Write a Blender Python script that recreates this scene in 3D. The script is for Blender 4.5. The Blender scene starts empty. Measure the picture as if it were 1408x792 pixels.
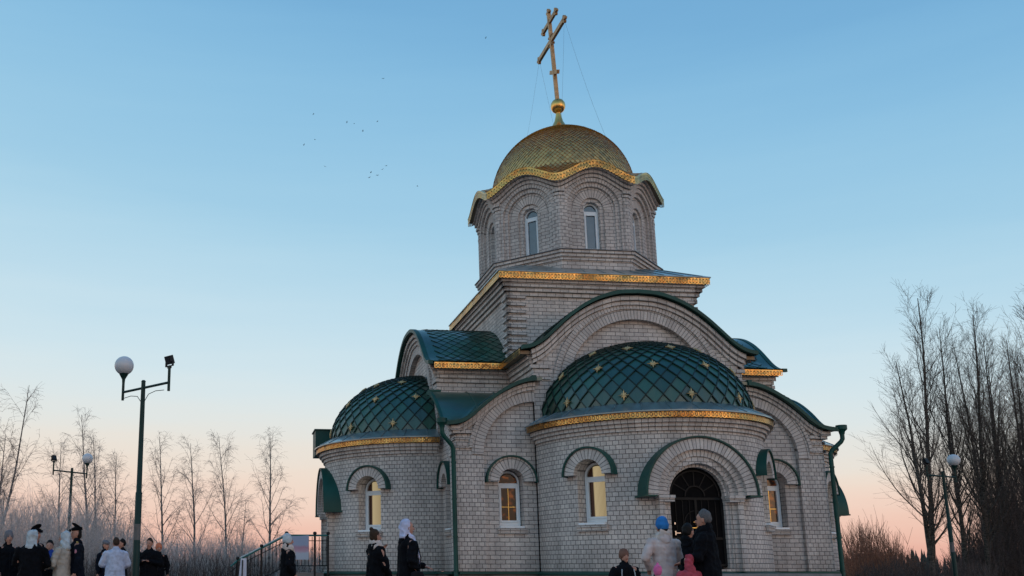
import bpy, bmesh, math, random
from mathutils import noise
from mathutils import Vector, Matrix
random.seed(7)
PI = math.pi
scn = bpy.context.scene
col = scn.collection

# ------------------------------------------------------------------ camera
TH = 0.2; FPX = 1305.0; PX, PY = 466.0, 520.0; EYE = 1.0
cam = bpy.data.cameras.new('camera'); camo = bpy.data.objects.new('camera', cam); col.objects.link(camo)
camo.location = (0, 0, EYE); camo.rotation_euler = (PI/2+TH, 0, 0)
cam.sensor_width = 36; cam.lens = 36*FPX/1408
cam.shift_x = (704-PX)/1408; cam.shift_y = (PY-396)/1408
cam.clip_start = 0.1; cam.clip_end = 6000
scn.camera = camo

def at(x, y, Y):
    """photo pixel -> point at distance Y in front of the camera"""
    a = (x-PX)/FPX; b = -(y-PY)/FPX
    r = Vector((a, math.cos(TH)-b*math.sin(TH), math.sin(TH)+b*math.cos(TH)))
    return r*(Y/r.y)+Vector((0, 0, EYE))
def srgb(r, g, b):
    f = lambda c: (c/255/12.92) if c/255 <= .04045 else ((c/255+.055)/1.055)**2.4
    return (f(r), f(g), f(b), 1)

# ------------------------------------------------------------------ materials
def newmat(name):
    m = bpy.data.materials.new(name); m.use_nodes = True
    nt = m.node_tree; return m, nt, nt.nodes['Principled BSDF']
def N(nt, t, **kw):
    n = nt.nodes.new(t)
    for k, v in kw.items():
        if k in ('inputs',):
            for a, b in v.items(): n.inputs[a].default_value = b
        else: setattr(n, k, v)
    return n
def plain(name, c, rough=.7, metal=0, noise=.15, scale=6, bump=0, spec=.5, emit=None):
    m, nt, b = newmat(name)
    c = tuple(c[:3])+(1,)
    tc = N(nt, 'ShaderNodeTexCoord')
    nz = N(nt, 'ShaderNodeTexNoise', inputs={'Scale': scale, 'Detail': 5.0})
    nt.links.new(tc.outputs['Object'], nz.inputs['Vector'])
    mr = N(nt, 'ShaderNodeMapRange', inputs={'From Min': .3, 'From Max': .7, 'To Min': 1-noise, 'To Max': 1+noise})
    nt.links.new(nz.outputs['Fac'], mr.inputs['Value'])
    mx = N(nt, 'ShaderNodeVectorMath', operation='SCALE'); mx.inputs[0].default_value = c[:3]
    nt.links.new(mr.outputs[0], mx.inputs['Scale']); nt.links.new(mx.outputs[0], b.inputs['Base Color'])
    b.inputs['Roughness'].default_value = rough; b.inputs['Metallic'].default_value = metal
    b.inputs['Specular IOR Level'].default_value = spec
    if bump:
        bp = N(nt, 'ShaderNodeBump', inputs={'Strength': bump, 'Distance': .02})
        nt.links.new(nz.outputs['Fac'], bp.inputs['Height']); nt.links.new(bp.outputs[0], b.inputs['Normal'])
    if emit:
        b.inputs['Emission Color'].default_value = tuple(emit[:3])+(1,); b.inputs['Emission Strength'].default_value = emit[3]
    return m
def brickmat(name, bw, rh, off, c1, c2, mort, msize=.009):
    m, nt, b = newmat(name)
    uv = N(nt, 'ShaderNodeUVMap'); 
    # slight waviness of the laid courses
    nz0 = N(nt, 'ShaderNodeTexNoise', inputs={'Scale': 3.0, 'Detail': 2.0}); nt.links.new(uv.outputs[0], nz0.inputs['Vector'])
    va = N(nt, 'ShaderNodeVectorMath', operation='MULTIPLY_ADD'); va.inputs[1].default_value = (.012, .012, 0)
    nt.links.new(nz0.outputs['Color'], va.inputs[0]); nt.links.new(uv.outputs[0], va.inputs[2])
    br = N(nt, 'ShaderNodeTexBrick', inputs={'Scale': 1.0, 'Mortar Size': msize, 'Mortar Smooth': .25, 'Bias': 0.0, 'Brick Width': bw, 'Row Height': rh, 'Color1': c1, 'Color2': c2, 'Mortar': mort})
    br.offset = off
    nt.links.new(va.outputs[0], br.inputs['Vector'])
    tc = N(nt, 'ShaderNodeTexCoord')
    big = N(nt, 'ShaderNodeTexNoise', inputs={'Scale': .7, 'Detail': 6.0, 'Roughness': .6}); nt.links.new(tc.outputs['Object'], big.inputs['Vector'])
    fine = N(nt, 'ShaderNodeTexNoise', inputs={'Scale': 28.0, 'Detail': 4.0}); nt.links.new(tc.outputs['Object'], fine.inputs['Vector'])
    r1 = N(nt, 'ShaderNodeMapRange', inputs={'From Min': .3, 'From Max': .7, 'To Min': .86, 'To Max': 1.1}); nt.links.new(big.outputs['Fac'], r1.inputs['Value'])
    r2 = N(nt, 'ShaderNodeMapRange', inputs={'From Min': .3, 'From Max': .7, 'To Min': .88, 'To Max': 1.12}); nt.links.new(fine.outputs['Fac'], r2.inputs['Value'])
    mm0 = N(nt, 'ShaderNodeMath', operation='MULTIPLY'); nt.links.new(r1.outputs[0], mm0.inputs[0]); nt.links.new(r2.outputs[0], mm0.inputs[1])
    sm = N(nt, 'ShaderNodeMapping'); sm.inputs['Scale'].default_value = (2.6, 2.6, .22); nt.links.new(tc.outputs['Object'], sm.inputs['Vector'])
    sn = N(nt, 'ShaderNodeTexNoise', inputs={'Scale': 1.0, 'Detail': 4.0, 'Roughness': .65}); nt.links.new(sm.outputs[0], sn.inputs['Vector'])
    sr = N(nt, 'ShaderNodeMapRange', inputs={'From Min': .35, 'From Max': .65, 'To Min': .84, 'To Max': 1.08}); nt.links.new(sn.outputs['Fac'], sr.inputs['Value'])
    sx = N(nt, 'ShaderNodeSeparateXYZ'); nt.links.new(tc.outputs['Object'], sx.inputs[0])
    dz = N(nt, 'ShaderNodeMath', operation='MULTIPLY_ADD'); dz.inputs[1].default_value = 1.4; nt.links.new(sn.outputs['Fac'], dz.inputs[0]); nt.links.new(sx.outputs['Z'], dz.inputs[2])
    dr = N(nt, 'ShaderNodeMapRange', inputs={'From Min': 1.6, 'From Max': 2.5, 'To Min': .74, 'To Max': 1.0}); nt.links.new(dz.outputs[0], dr.inputs['Value'])
    m1 = N(nt, 'ShaderNodeMath', operation='MULTIPLY'); nt.links.new(sr.outputs[0], m1.inputs[0]); nt.links.new(dr.outputs[0], m1.inputs[1])
    mm = N(nt, 'ShaderNodeMath', operation='MULTIPLY'); nt.links.new(mm0.outputs[0], mm.inputs[0]); nt.links.new(m1.outputs[0], mm.inputs[1])
    mx = N(nt, 'ShaderNodeVectorMath', operation='SCALE'); nt.links.new(br.outputs['Color'], mx.inputs[0]); nt.links.new(mm.outputs[0], mx.inputs['Scale'])
    nt.links.new(mx.outputs[0], b.inputs['Base Color'])
    b.inputs['Roughness'].default_value = .85; b.inputs['Specular IOR Level'].default_value = .25
    inv = N(nt, 'ShaderNodeMath', operation='MULTIPLY_ADD'); inv.inputs[1].default_value = -1; inv.inputs[2].default_value = 1
    nt.links.new(br.outputs['Fac'], inv.inputs[0])
    ad = N(nt, 'ShaderNodeMath', operation='MULTIPLY_ADD'); ad.inputs[1].default_value = .25
    nt.links.new(fine.outputs['Fac'], ad.inputs[0]); nt.links.new(inv.outputs[0], ad.inputs[2])
    bp = N(nt, 'ShaderNodeBump', inputs={'Strength': .8, 'Distance': .012})
    nt.links.new(ad.outputs[0], bp.inputs['Height']); nt.links.new(bp.outputs[0], b.inputs['Normal'])
    return m
BC1 = (.70, .64, .60, 1); BC2 = (.55, .50, .475, 1); BM = (.21, .19, .18, 1)
RH = .118; BL = .28
M = {}
M['brick'] = brickmat('silicate_brick', BL, RH, .5, BC1, BC2, BM)
M['header'] = brickmat('header_brick', .158, RH, .5, BC1, BC2, BM)
M['vous'] = brickmat('arch_brick', BL, .1, 0, BC1, BC2, BM)
M['concrete'] = plain('concrete', (.22, .215, .22), .9, noise=.2, bump=.3)
M['green'] = plain('green_metal', (.004, .062, .05), .5, .0, noise=.25, scale=1.5, bump=.06, spec=.35)
M['green_roof'] = plain('green_roof_metal', (.004, .06, .042), .36, .0, noise=.3, scale=1.2, bump=.12, spec=.8)
M['skirt'] = plain('sky_sheen_roof_sheet', (.16, .22, .235), .3, .2, noise=.2, scale=1.5, bump=.1, spec=.9)  # pale base colour carries the sky's reflection on the sheet
M['cross'] = plain('old_gilding', (.50, .29, .14), .5, .8, noise=.25, scale=6, bump=.3)
M['star'] = plain('tarnished_gold', (.55, .42, .22), .55, .7, noise=.2)
M['seam_shade'] = plain('green_seam_shade', (.002, .02, .016), .5, noise=.1)  # darker than the shingles: shade of their gaps is in this colour
def tilemat(name, base, rough, metal, var):
    m, nt, b = newmat(name)
    at_ = N(nt, 'ShaderNodeAttribute', attribute_name='tint')
    sc = N(nt, 'ShaderNodeMapRange', inputs={'To Min': 1-var, 'To Max': 1+var}); nt.links.new(at_.outputs['Fac'], sc.inputs['Value'])
    vm = N(nt, 'ShaderNodeVectorMath', operation='SCALE'); vm.inputs[0].default_value = base; nt.links.new(sc.outputs[0], vm.inputs['Scale'])
    nt.links.new(vm.outputs[0], b.inputs['Base Color'])
    r = N(nt, 'ShaderNodeMapRange', inputs={'To Min': rough*.8, 'To Max': rough*1.3}); nt.links.new(at_.outputs['Fac'], r.inputs['Value']); nt.links.new(r.outputs[0], b.inputs['Roughness'])
    b.inputs['Metallic'].default_value = metal; b.inputs['Specular IOR Level'].default_value = .9
    tc = N(nt, 'ShaderNodeTexCoord'); nz = N(nt, 'ShaderNodeTexNoise', inputs={'Scale': 5.0, 'Detail': 3.0}); nt.links.new(tc.outputs['Object'], nz.inputs['Vector'])
    bp = N(nt, 'ShaderNodeBump', inputs={'Strength': .25, 'Distance': .02}); nt.links.new(nz.outputs['Fac'], bp.inputs['Height']); nt.links.new(bp.outputs[0], b.inputs['Normal'])
    return m
M['gtile'] = tilemat('green_shingle', (.003, .06, .037), .38, 0.0, .35)
M['goldtile'] = tilemat('gold_shingle', (.98, .52, .19), .36, 1.0, .16)
M['gold'] = plain('gold_metal', (.86, .48, .14), .3, 1.0, noise=.15, scale=4, bump=.25)
M['goldseam_shade'] = plain('gold_seam_shade', (.25, .16, .05), .5, 1.0)  # dark copy of the gold, painting shade between the scales
for k_, w_ in (('green_roof', .35), ('skirt', .6), ('gtile', .22)):
    b_ = M[k_].node_tree.nodes['Principled BSDF']; b_.inputs['Coat Weight'].default_value = w_; b_.inputs['Coat Roughness'].default_value = .18; b_.inputs['Coat IOR'].default_value = 1.7
def lacemat(name, period, c):
    """perforated gold valance: rings cut through the sheet"""
    m, nt, b = newmat(name)
    uv = N(nt, 'ShaderNodeUVMap'); sp = N(nt, 'ShaderNodeSeparateXYZ'); nt.links.new(uv.outputs[0], sp.inputs[0])
    fr = N(nt, 'ShaderNodeMath', operation='DIVIDE'); fr.inputs[1].default_value = period; nt.links.new(sp.outputs['X'], fr.inputs[0])
    f2 = N(nt, 'ShaderNodeMath', operation='FRACT'); nt.links.new(fr.outputs[0], f2.inputs[0])
    f3 = N(nt, 'ShaderNodeMath', operation='SUBTRACT'); f3.inputs[1].default_value = .5; nt.links.new(f2.outputs[0], f3.inputs[0])
    y3 = N(nt, 'ShaderNodeMath', operation='SUBTRACT'); y3.inputs[1].default_value = .45; nt.links.new(sp.outputs['Y'], y3.inputs[0])
    cb = N(nt, 'ShaderNodeCombineXYZ'); nt.links.new(f3.outputs[0], cb.inputs[0]); nt.links.new(y3.outputs[0], cb.inputs[1])
    ln = N(nt, 'ShaderNodeVectorMath', operation='LENGTH'); nt.links.new(cb.outputs[0], ln.inputs[0])
    a1 = N(nt, 'ShaderNodeMath', operation='GREATER_THAN'); a1.inputs[1].default_value = .20; nt.links.new(ln.outputs['Value'], a1.inputs[0])
    a2 = N(nt, 'ShaderNodeMath', operation='LESS_THAN'); a2.inputs[1].default_value = .34; nt.links.new(ln.outputs['Value'], a2.inputs[0])
    a3 = N(nt, 'ShaderNodeMath', operation='MULTIPLY'); nt.links.new(a1.outputs[0], a3.inputs[0]); nt.links.new(a2.outputs[0], a3.inputs[1])
    b.inputs['Base Color'].default_value = c; b.inputs['Metallic'].default_value = 1; b.inputs['Roughness'].default_value = .3
    tc = N(nt, 'ShaderNodeTexCoord'); nz = N(nt, 'ShaderNodeTexNoise', inputs={'Scale': 2.5, 'Detail': 5.0}); nt.links.new(tc.outputs['Object'], nz.inputs['Vector'])
    bp = N(nt, 'ShaderNodeBump', inputs={'Strength': 1.0, 'Distance': .08}); nt.links.new(nz.outputs['Fac'], bp.inputs['Height']); nt.links.new(bp.outputs[0], b.inputs['Normal'])
    cr = N(nt, 'ShaderNodeValToRGB'); n2 = N(nt, 'ShaderNodeTexNoise', inputs={'Scale': 1.3, 'Detail': 5.0, 'Roughness': .7}); nt.links.new(tc.outputs['Object'], n2.inputs['Vector']); nt.links.new(n2.outputs['Fac'], cr.inputs[0])
    cr.color_ramp.elements[0].position = .36; cr.color_ramp.elements[0].color = (c[0]*.5, c[1]*.42, c[2]*.4, 1); cr.color_ramp.elements[1].position = .6; cr.color_ramp.elements[1].color = c; nt.links.new(cr.outputs[0], b.inputs['Base Color'])
    tr = N(nt, 'ShaderNodeBsdfTransparent'); ms = N(nt, 'ShaderNodeMixShader')
    nt.links.new(a3.outputs[0], ms.inputs[0]); nt.links.new(b.outputs[0], ms.inputs[1]); nt.links.new(tr.outputs[0], ms.inputs[2])
    nt.links.new(ms.outputs[0], nt.nodes['Material Output'].inputs['Surface'])
    return m
M['lace'] = lacemat('gold_lace', .11, (.80, .47, .15, 1))
M['flash'] = plain('grey_flashing', (.35, .36, .36), .35, .6, noise=.1)
M['soffit'] = plain('bronze_soffit', (.22, .17, .12), .5, .5, noise=.15)
M['pvc'] = plain('white_window_frame', (.80, .87, .92), .35, noise=.04)
M['door'] = plain('black_forged_steel', (.004, .004, .005), .65, 0, noise=.3, spec=.06)
M['doorline'] = plain('dark_forging', (.012, .012, .013), .5, 0, spec=.15)
M['brass'] = plain('brass', (.7, .5, .16), .35, .9)
M['steel'] = plain('steel', (.5, .5, .52), .3, 1)
M['wire'] = plain('guy_wire', (.12, .12, .13), .5, .5)
def litpane(name, kind):
    m, nt, b = newmat(name)
    tc = N(nt, 'ShaderNodeTexCoord'); 
    if kind == 'curtain':
        wv = N(nt, 'ShaderNodeTexWave', inputs={'Scale': 5.0, 'Distortion': 1.5, 'Detail': 2.0}); nt.links.new(tc.outputs['UV'], wv.inputs['Vector'])
        cr = N(nt, 'ShaderNodeValToRGB'); nt.links.new(wv.outputs['Fac'], cr.inputs[0])
        cr.color_ramp.elements[0].color = srgb(168, 150, 112); cr.color_ramp.elements[1].color = srgb(200, 183, 142)
        cr.color_ramp.elements[0].color = srgb(158, 140, 104)
        ux = N(nt, 'ShaderNodeSeparateXYZ'); nt.links.new(tc.outputs['UV'], ux.inputs[0])
        gr = N(nt, 'ShaderNodeValToRGB'); nt.links.new(ux.outputs['X'], gr.inputs[0]); E = gr.color_ramp.elements
        E[0].position = .26; E[0].color = srgb(44, 24, 14); E[1].position = .31; E[1].color = (1, 1, 1, 1); e = E.new(.85); e.color = (.72, .70, .66, 1)
        mu = N(nt, 'ShaderNodeMix', data_type='RGBA', blend_type='MULTIPLY'); mu.inputs['Factor'].default_value = 1; nt.links.new(cr.outputs[0], mu.inputs['A']); nt.links.new(gr.outputs[0], mu.inputs['B'])
        b.inputs['Emission Strength'].default_value = .8
    else:
        nz = N(nt, 'ShaderNodeTexNoise', inputs={'Scale': 2.2, 'Detail': 3.0}); nt.links.new(tc.outputs['UV'], nz.inputs['Vector'])
        cr = N(nt, 'ShaderNodeValToRGB'); nt.links.new(nz.outputs['Fac'], cr.inputs[0])
        cr.color_ramp.elements[0].position = .52; cr.color_ramp.elements[1].position = .8
        cr.color_ramp.elements[0].color = srgb(22, 10, 6); cr.color_ramp.elements[1].color = srgb(170, 88, 30)
        b.inputs['Emission Strength'].default_value = .6
    nt.links.new(mu.outputs['Result'] if kind == 'curtain' else cr.outputs[0], b.inputs['Emission Color'])
    b.inputs['Base Color'].default_value = (.02, .02, .02, 1); b.inputs['Roughness'].default_value = .1; b.inputs['Specular IOR Level'].default_value = .25
    return m
M['curtain'] = litpane('lit_curtained_glass', 'curtain')
M['glow'] = litpane('lit_interior_glass', 'glow')
M['skyglass'] = plain('reflecting_glass', (.10, .14, .18), .06, .35, noise=.1, spec=1)

# ------------------------------------------------------------------ geometry helpers
class G:
    def __init__(s): s.v = []; s.f = []; s.uv = []; s.mi = []; s.tint = []
    def poly(s, pts, uvs=None, m=0, t=.5):
        b = len(s.v); s.v += [tuple(p) for p in pts]; s.f.append(tuple(range(b, b+len(pts))))
        s.uv.append(uvs or [(p[0], p[2]) for p in pts]); s.mi.append(m); s.tint.append(t)
    def box(s, x0, x1, y0, y1, z0, z1, m=0, mp=None):
        f = mp or (lambda a, b, c: (a, b, c))
        c = lambda i, j, k: f((x0, x1)[i], (y0, y1)[j], (z0, z1)[k])
        for q, ax in ((((0,0,0),(1,0,0),(1,0,1),(0,0,1)), 'xz'), (((1,1,0),(0,1,0),(0,1,1),(1,1,1)), 'xz'), (((0,1,0),(0,0,0),(0,0,1),(0,1,1)), 'yz'),
                  (((1,0,0),(1,1,0),(1,1,1),(1,0,1)), 'yz'), (((0,0,1),(1,0,1),(1,1,1),(0,1,1)), 'xy'), (((0,1,0),(1,1,0),(1,0,0),(0,0,0)), 'xy')):
            raw = [((x0, x1)[i], (y0, y1)[j], (z0, z1)[k]) for i, j, k in q]
            ix = {'x': 0, 'y': 1, 'z': 2}
            s.poly([c(*t) for t in q], [(r[ix[ax[0]]], r[ix[ax[1]]]) for r in raw], m)
    def build(s, name, mats, parent=None, smooth=False, tint=False, loc=None, rz=None):
        me = bpy.data.meshes.new(name); me.from_pydata(s.v, [], s.f)
        ul = me.uv_layers.new(name='UVMap').data; i = 0
        for k, u in enumerate(s.uv):
            for c in u: ul[i].uv = c; i += 1
        for m in (mats if isinstance(mats, (list, tuple)) else [mats]): me.materials.append(m)
        me.polygons.foreach_set('material_index', s.mi)
        if tint:
            a = me.attributes.new('tint', 'FLOAT', 'FACE'); a.data.foreach_set('value', s.tint)
        if smooth:
            bm = bmesh.new(); bm.from_mesh(me); bmesh.ops.remove_doubles(bm, verts=bm.verts, dist=.0005); bm.to_mesh(me); bm.free()
            me.polygons.foreach_set('use_smooth', [True]*len(me.polygons)); me.set_sharp_from_angle(angle=math.radians(38))
        me.validate(); me.update()
        o = bpy.data.objects.new(name, me); col.objects.link(o)
        if parent: o.parent = parent
        if loc: o.location = loc
        if rz is not None: o.rotation_euler = (0, 0, rz)
        return o
def frange(a, b, st):
    n = max(1, int(math.ceil(abs(b-a)/st-1e-6))); return [a+(b-a)*i/n for i in range(n+1)]
def arch(c, hw, zs):
    return lambda s: zs+math.sqrt(max(0, hw*hw-(s-c)**2))
def wall(g, s0, s1, bot, top, ops, mp, thick, m=0, step=.25, ends=True, caps=True):
    S = set(round(x, 5) for x in frange(s0, s1, step))
    for o in ops:
        a, b = o[0], o[1]
        for i in range(17): S.add(round((a+b)/2-(b-a)/2*math.cos(PI*i/16), 5))
    S = sorted(x for x in S if s0-2e-5 <= x <= s1+2e-5)
    def q(a, b, za0, za1, zb0, zb1):
        if max(za1-za0, zb1-zb0) < 1e-4: return
        g.poly([mp(a, 0, za0), mp(b, 0, zb0), mp(b, 0, zb1), mp(a, 0, za1)], [(a, za0), (b, zb0), (b, zb1), (a, za1)], m)
    for a, b in zip(S, S[1:]):
        mid = (a+b)/2; op = next((o for o in ops if o[0] < mid < o[1]), None)
        if op:
            if op[2] > bot: q(a, b, bot, op[2], bot, op[2])
            q(a, b, op[3](a), top(a), op[3](b), top(b))
            za, zb = op[3](a), op[3](b)
            g.poly([mp(a, 0, za), mp(b, 0, zb), mp(b, -thick, zb), mp(a, -thick, za)], [(0, a), (0, b), (thick, b), (thick, a)], m)
            if op[2] > bot: g.poly([mp(a, 0, op[2]), mp(a, -thick, op[2]), mp(b, -thick, op[2]), mp(b, 0, op[2])], [(a, 0), (a, thick), (b, thick), (b, 0)], m)
        else: q(a, b, bot, top(a), bot, top(b))
        if caps: g.poly([mp(a, 0, top(a)), mp(b, 0, top(b)), mp(b, -thick, top(b)), mp(a, -thick, top(a))], [(a, 0), (b, 0), (b, thick), (a, thick)], m)
        g.poly([mp(a, 0, bot), mp(a, -thick, bot), mp(b, -thick, bot), mp(b, 0, bot)], [(a, 0), (a, thick), (b, thick), (b, 0)], m)
    for o in ops:
        for e in (o[0], o[1]):
            zb = max(o[2], bot); zt = o[3](e)
            if zt-zb > 1e-4: g.poly([mp(e, 0, zb), mp(e, 0, zt), mp(e, -thick, zt), mp(e, -thick, zb)], [(0, zb), (0, zt), (thick, zt), (thick, zb)], m)
    if ends:
        for e in (s0, s1):
            g.poly([mp(e, 0, bot), mp(e, 0, top(e)), mp(e, -thick, top(e)), mp(e, -thick, bot)], [(0, bot), (0, top(e)), (thick, top(e)), (thick, bot)], m)
def ring(g, c, zc, r0, r1, a0, a1, d0, d1, mp, m=0, n=28):
    P = lambda r, a, d: mp(c+r*math.cos(a), d, zc+r*math.sin(a)); rm = (r0+r1)/2
    A = [a0+(a1-a0)*i/n for i in range(n+1)]
    for a, b in zip(A, A[1:]):
        g.poly([P(r0, a, d1), P(r1, a, d1), P(r1, b, d1), P(r0, b, d1)], [(r0-r0+.004, a*rm), (r1-r0+.004, a*rm), (r1-r0+.004, b*rm), (r0-r0+.004, b*rm)], m)
        g.poly([P(r1, a, d1), P(r1, a, d0), P(r1, b, d0), P(r1, b, d1)], [(0, a*rm), (d1-d0, a*rm), (d1-d0, b*rm), (0, b*rm)], m)
        g.poly([P(r0, a, d1), P(r0, a, d0), P(r0, b, d0), P(r0, b, d1)], [(0, a*rm), (d1-d0, a*rm), (d1-d0, b*rm), (0, b*rm)], m)
    for a in (a0, a1): g.poly([P(r0, a, d0), P(r1, a, d0), P(r1, a, d1), P(r0, a, d1)], [(r0, 0), (r1, 0), (r1, d1-d0), (r0, d1-d0)], m)
def ribbon(g, pts, tz, d0, d1, mp, m=0, seg_uv=None):
    L = 0; n = len(pts)
    for i in range(n-1):
        (a, za), (b, zb) = pts[i], pts[i+1]; l = math.hypot(b-a, zb-za)
        u0, u1 = L, L+l; L += l
        F = lambda s, z, d: mp(s, d, z)
        g.poly([F(a, za-tz, d1), F(b, zb-tz, d1), F(b, zb, d1), F(a, za, d1)], [(u0, 0), (u1, 0), (u1, tz), (u0, tz)], m)
        g.poly([F(a, za, d1), F(b, zb, d1), F(b, zb, d0), F(a, za, d0)], [(u0, 0), (u1, 0), (u1, d1-d0), (u0, d1-d0)], m)
        g.poly([F(a, za-tz, d1), F(a, za-tz, d0), F(b, zb-tz, d0), F(b, zb-tz, d1)], [(u0, 0), (u0, d1-d0), (u1, d1-d0), (u1, 0)], m)
        g.poly([F(a, za-tz, d0), F(a, za, d0), F(b, zb, d0), F(b, zb-tz, d0)], [(u0, 0), (u0, tz), (u1, tz), (u1, 0)], m)
    for (a, za) in (pts[0], pts[-1]):
        g.poly([mp(a, d0, za-tz), mp(a, d1, za-tz), mp(a, d1, za), mp(a, d0, za)], None, m)
def tube(g, pts, rads, n=8, m=0, cap=True):
    pts = [Vector(p) for p in pts]
    if not isinstance(rads, (list, tuple)): rads = [rads]*len(pts)
    rings = []
    ref = None
    for i, p in enumerate(pts):
        d = (pts[min(i+1, len(pts)-1)]-pts[max(i-1, 0)])
        if d.length < 1e-9: d = Vector((0, 0, 1))
        d.normalize()
        if ref is None: ref = d.orthogonal().normalized()
        ref = (ref-d*ref.dot(d))
        if ref.length < 1e-6: ref = d.orthogonal()
        ref.normalize(); w = d.cross(ref)
        rings.append([p+(ref*math.cos(2*PI*k/n)+w*math.sin(2*PI*k/n))*rads[i] for k in range(n)])
    b = len(g.v)
    for r in rings: g.v += [tuple(q) for q in r]
    for i in range(len(rings)-1):
        for k in range(n):
            k2 = (k+1) % n
            g.f.append((b+i*n+k, b+i*n+k2, b+(i+1)*n+k2, b+(i+1)*n+k)); g.uv.append([(k/n, i), ((k+1)/n, i), ((k+1)/n, i+1), (k/n, i+1)]); g.mi.append(m); g.tint.append(.5)
    if cap and n > 2:
        for off, rv in ((0, True), ((len(rings)-1)*n, False)):
            idx = [b+off+k for k in range(n)]
            if rv: idx.reverse()
            g.f.append(tuple(idx)); g.uv.append([(0, 0)]*n); g.mi.append(m); g.tint.append(.5)
def lathe(g, prof, n=32, c=(0, 0, 0), m=0, a0=0, a1=2*PI):
    for i in range(n):
        a, b = a0+(a1-a0)*i/n, a0+(a1-a0)*(i+1)/n
        for (r, z), (r2, z2) in zip(prof, prof[1:]):
            P = lambda r, a, z: (c[0]+r*math.cos(a), c[1]+r*math.sin(a), c[2]+z)
            pts = [P(r, a, z), P(r, b, z), P(r2, b, z2), P(r2, a, z2)]
            if r < 1e-6: pts = [pts[0], pts[2], pts[3]]
            elif r2 < 1e-6: pts = pts[:3]
            g.poly(pts, [(a, z)]*len(pts), m)
def spline(P, x):
    if x <= P[0][0]: return P[0][1]
    if x >= P[-1][0]: return P[-1][1]
    for i in range(len(P)-1):
        if P[i][0] <= x <= P[i+1][0]:
            h = P[i+1][0]-P[i][0]; t = (x-P[i][0])/h
            sl = lambda k: ((P[min(k+1, len(P)-1)][1]-P[max(k-1, 0)][1])/(P[min(k+1, len(P)-1)][0]-P[max(k-1, 0)][0]))
            m0, m1 = sl(i)*h, sl(i+1)*h
            return (2*t**3-3*t*t+1)*P[i][1]+(t**3-2*t*t+t)*m0+(-2*t**3+3*t*t)*P[i+1][1]+(t**3-t*t)*m1
def tag(o, label=None, cat=None, group=None, kind=None):
    if label: o['label'] = label
    if cat: o['category'] = cat
    if group: o['group'] = group
    if kind: o['kind'] = kind
    return o
def empty(name, loc, rz=0):
    o = bpy.data.objects.new(name, None); col.objects.link(o); o.location = loc; o.rotation_euler = (0, 0, rz); o.empty_display_size = .3
    return o

# ------------------------------------------------------------------ sky and light
world = bpy.data.worlds.new('World'); scn.world = world; world.use_nodes = True
nt = world.node_tree; bg = nt.nodes['Background']
tc = N(nt, 'ShaderNodeTexCoord'); sp = N(nt, 'ShaderNodeSeparateXYZ'); nt.links.new(tc.outputs['Generated'], sp.inputs[0])
SUN_EL = math.radians(2.0); SUN_AZ = math.radians(142)      # low sun behind the photographer, to the right
nish = N(nt, 'ShaderNodeTexSky', sky_type='NISHITA'); nish.sun_disc = False; nish.sun_elevation = SUN_EL; nish.sun_rotation = SUN_AZ; nish.air_density = 1.0; nish.dust_density = 1.0
# soft streaks of high cloud near the horizon
mpn = N(nt, 'ShaderNodeMapping'); mpn.inputs['Scale'].default_value = (1.2, 1.2, 14); nt.links.new(tc.outputs['Generated'], mpn.inputs['Vector'])
cn = N(nt, 'ShaderNodeTexNoise', inputs={'Scale': 2.0, 'Detail': 5.0, 'Roughness': .55}); nt.links.new(mpn.outputs[0], cn.inputs['Vector'])
sub = N(nt, 'ShaderNodeMath', operation='MULTIPLY_ADD'); sub.inputs[1].default_value = .045; nt.links.new(cn.outputs['Fac'], sub.inputs[0])
sh = N(nt, 'ShaderNodeMath', operation='MULTIPLY_ADD'); sh.inputs[1].default_value = .12; nt.links.new(sp.outputs['X'], sh.inputs[0]); 
zz = N(nt, 'ShaderNodeMath', operation='ADD'); zz.inputs[1].default_value = -.0225; nt.links.new(sp.outputs['Z'], zz.inputs[0]); nt.links.new(zz.outputs[0], sub.inputs[2])
# the right of the sky is a little deeper blue
gate = N(nt, 'ShaderNodeMath', operation='MULTIPLY'); nt.links.new(sp.outputs['X'], gate.inputs[0]); nt.links.new(sp.outputs['Z'], gate.inputs[1])
ga = N(nt, 'ShaderNodeMath', operation='MULTIPLY_ADD'); ga.inputs[1].default_value = .33; nt.links.new(gate.outputs[0], ga.inputs[0]); nt.links.new(sub.outputs[0], ga.inputs[2])
ramp = N(nt, 'ShaderNodeValToRGB'); nt.links.new(ga.outputs[0], ramp.inputs[0]); ramp.color_ramp.interpolation = 'B_SPLINE'
els = [(0.0, (222, 162, 148)), (.015, (232, 176, 160)), (.035, (240, 194, 176)), (.07, (243, 214, 198)), (.105, (238, 226, 212)), (.15, (224, 232, 232)), (.20, (210, 230, 238)), (.27, (190, 221, 237)), (.36, (163, 208, 232)), (.55, (118, 180, 223)), (1.0, (60, 112, 172))]
cr = ramp.color_ramp
while len(cr.elements) < len(els): cr.elements.new(.5)
for e, (p, c) in zip(cr.elements, els): e.position = p; e.color = srgb(*c)
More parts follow.
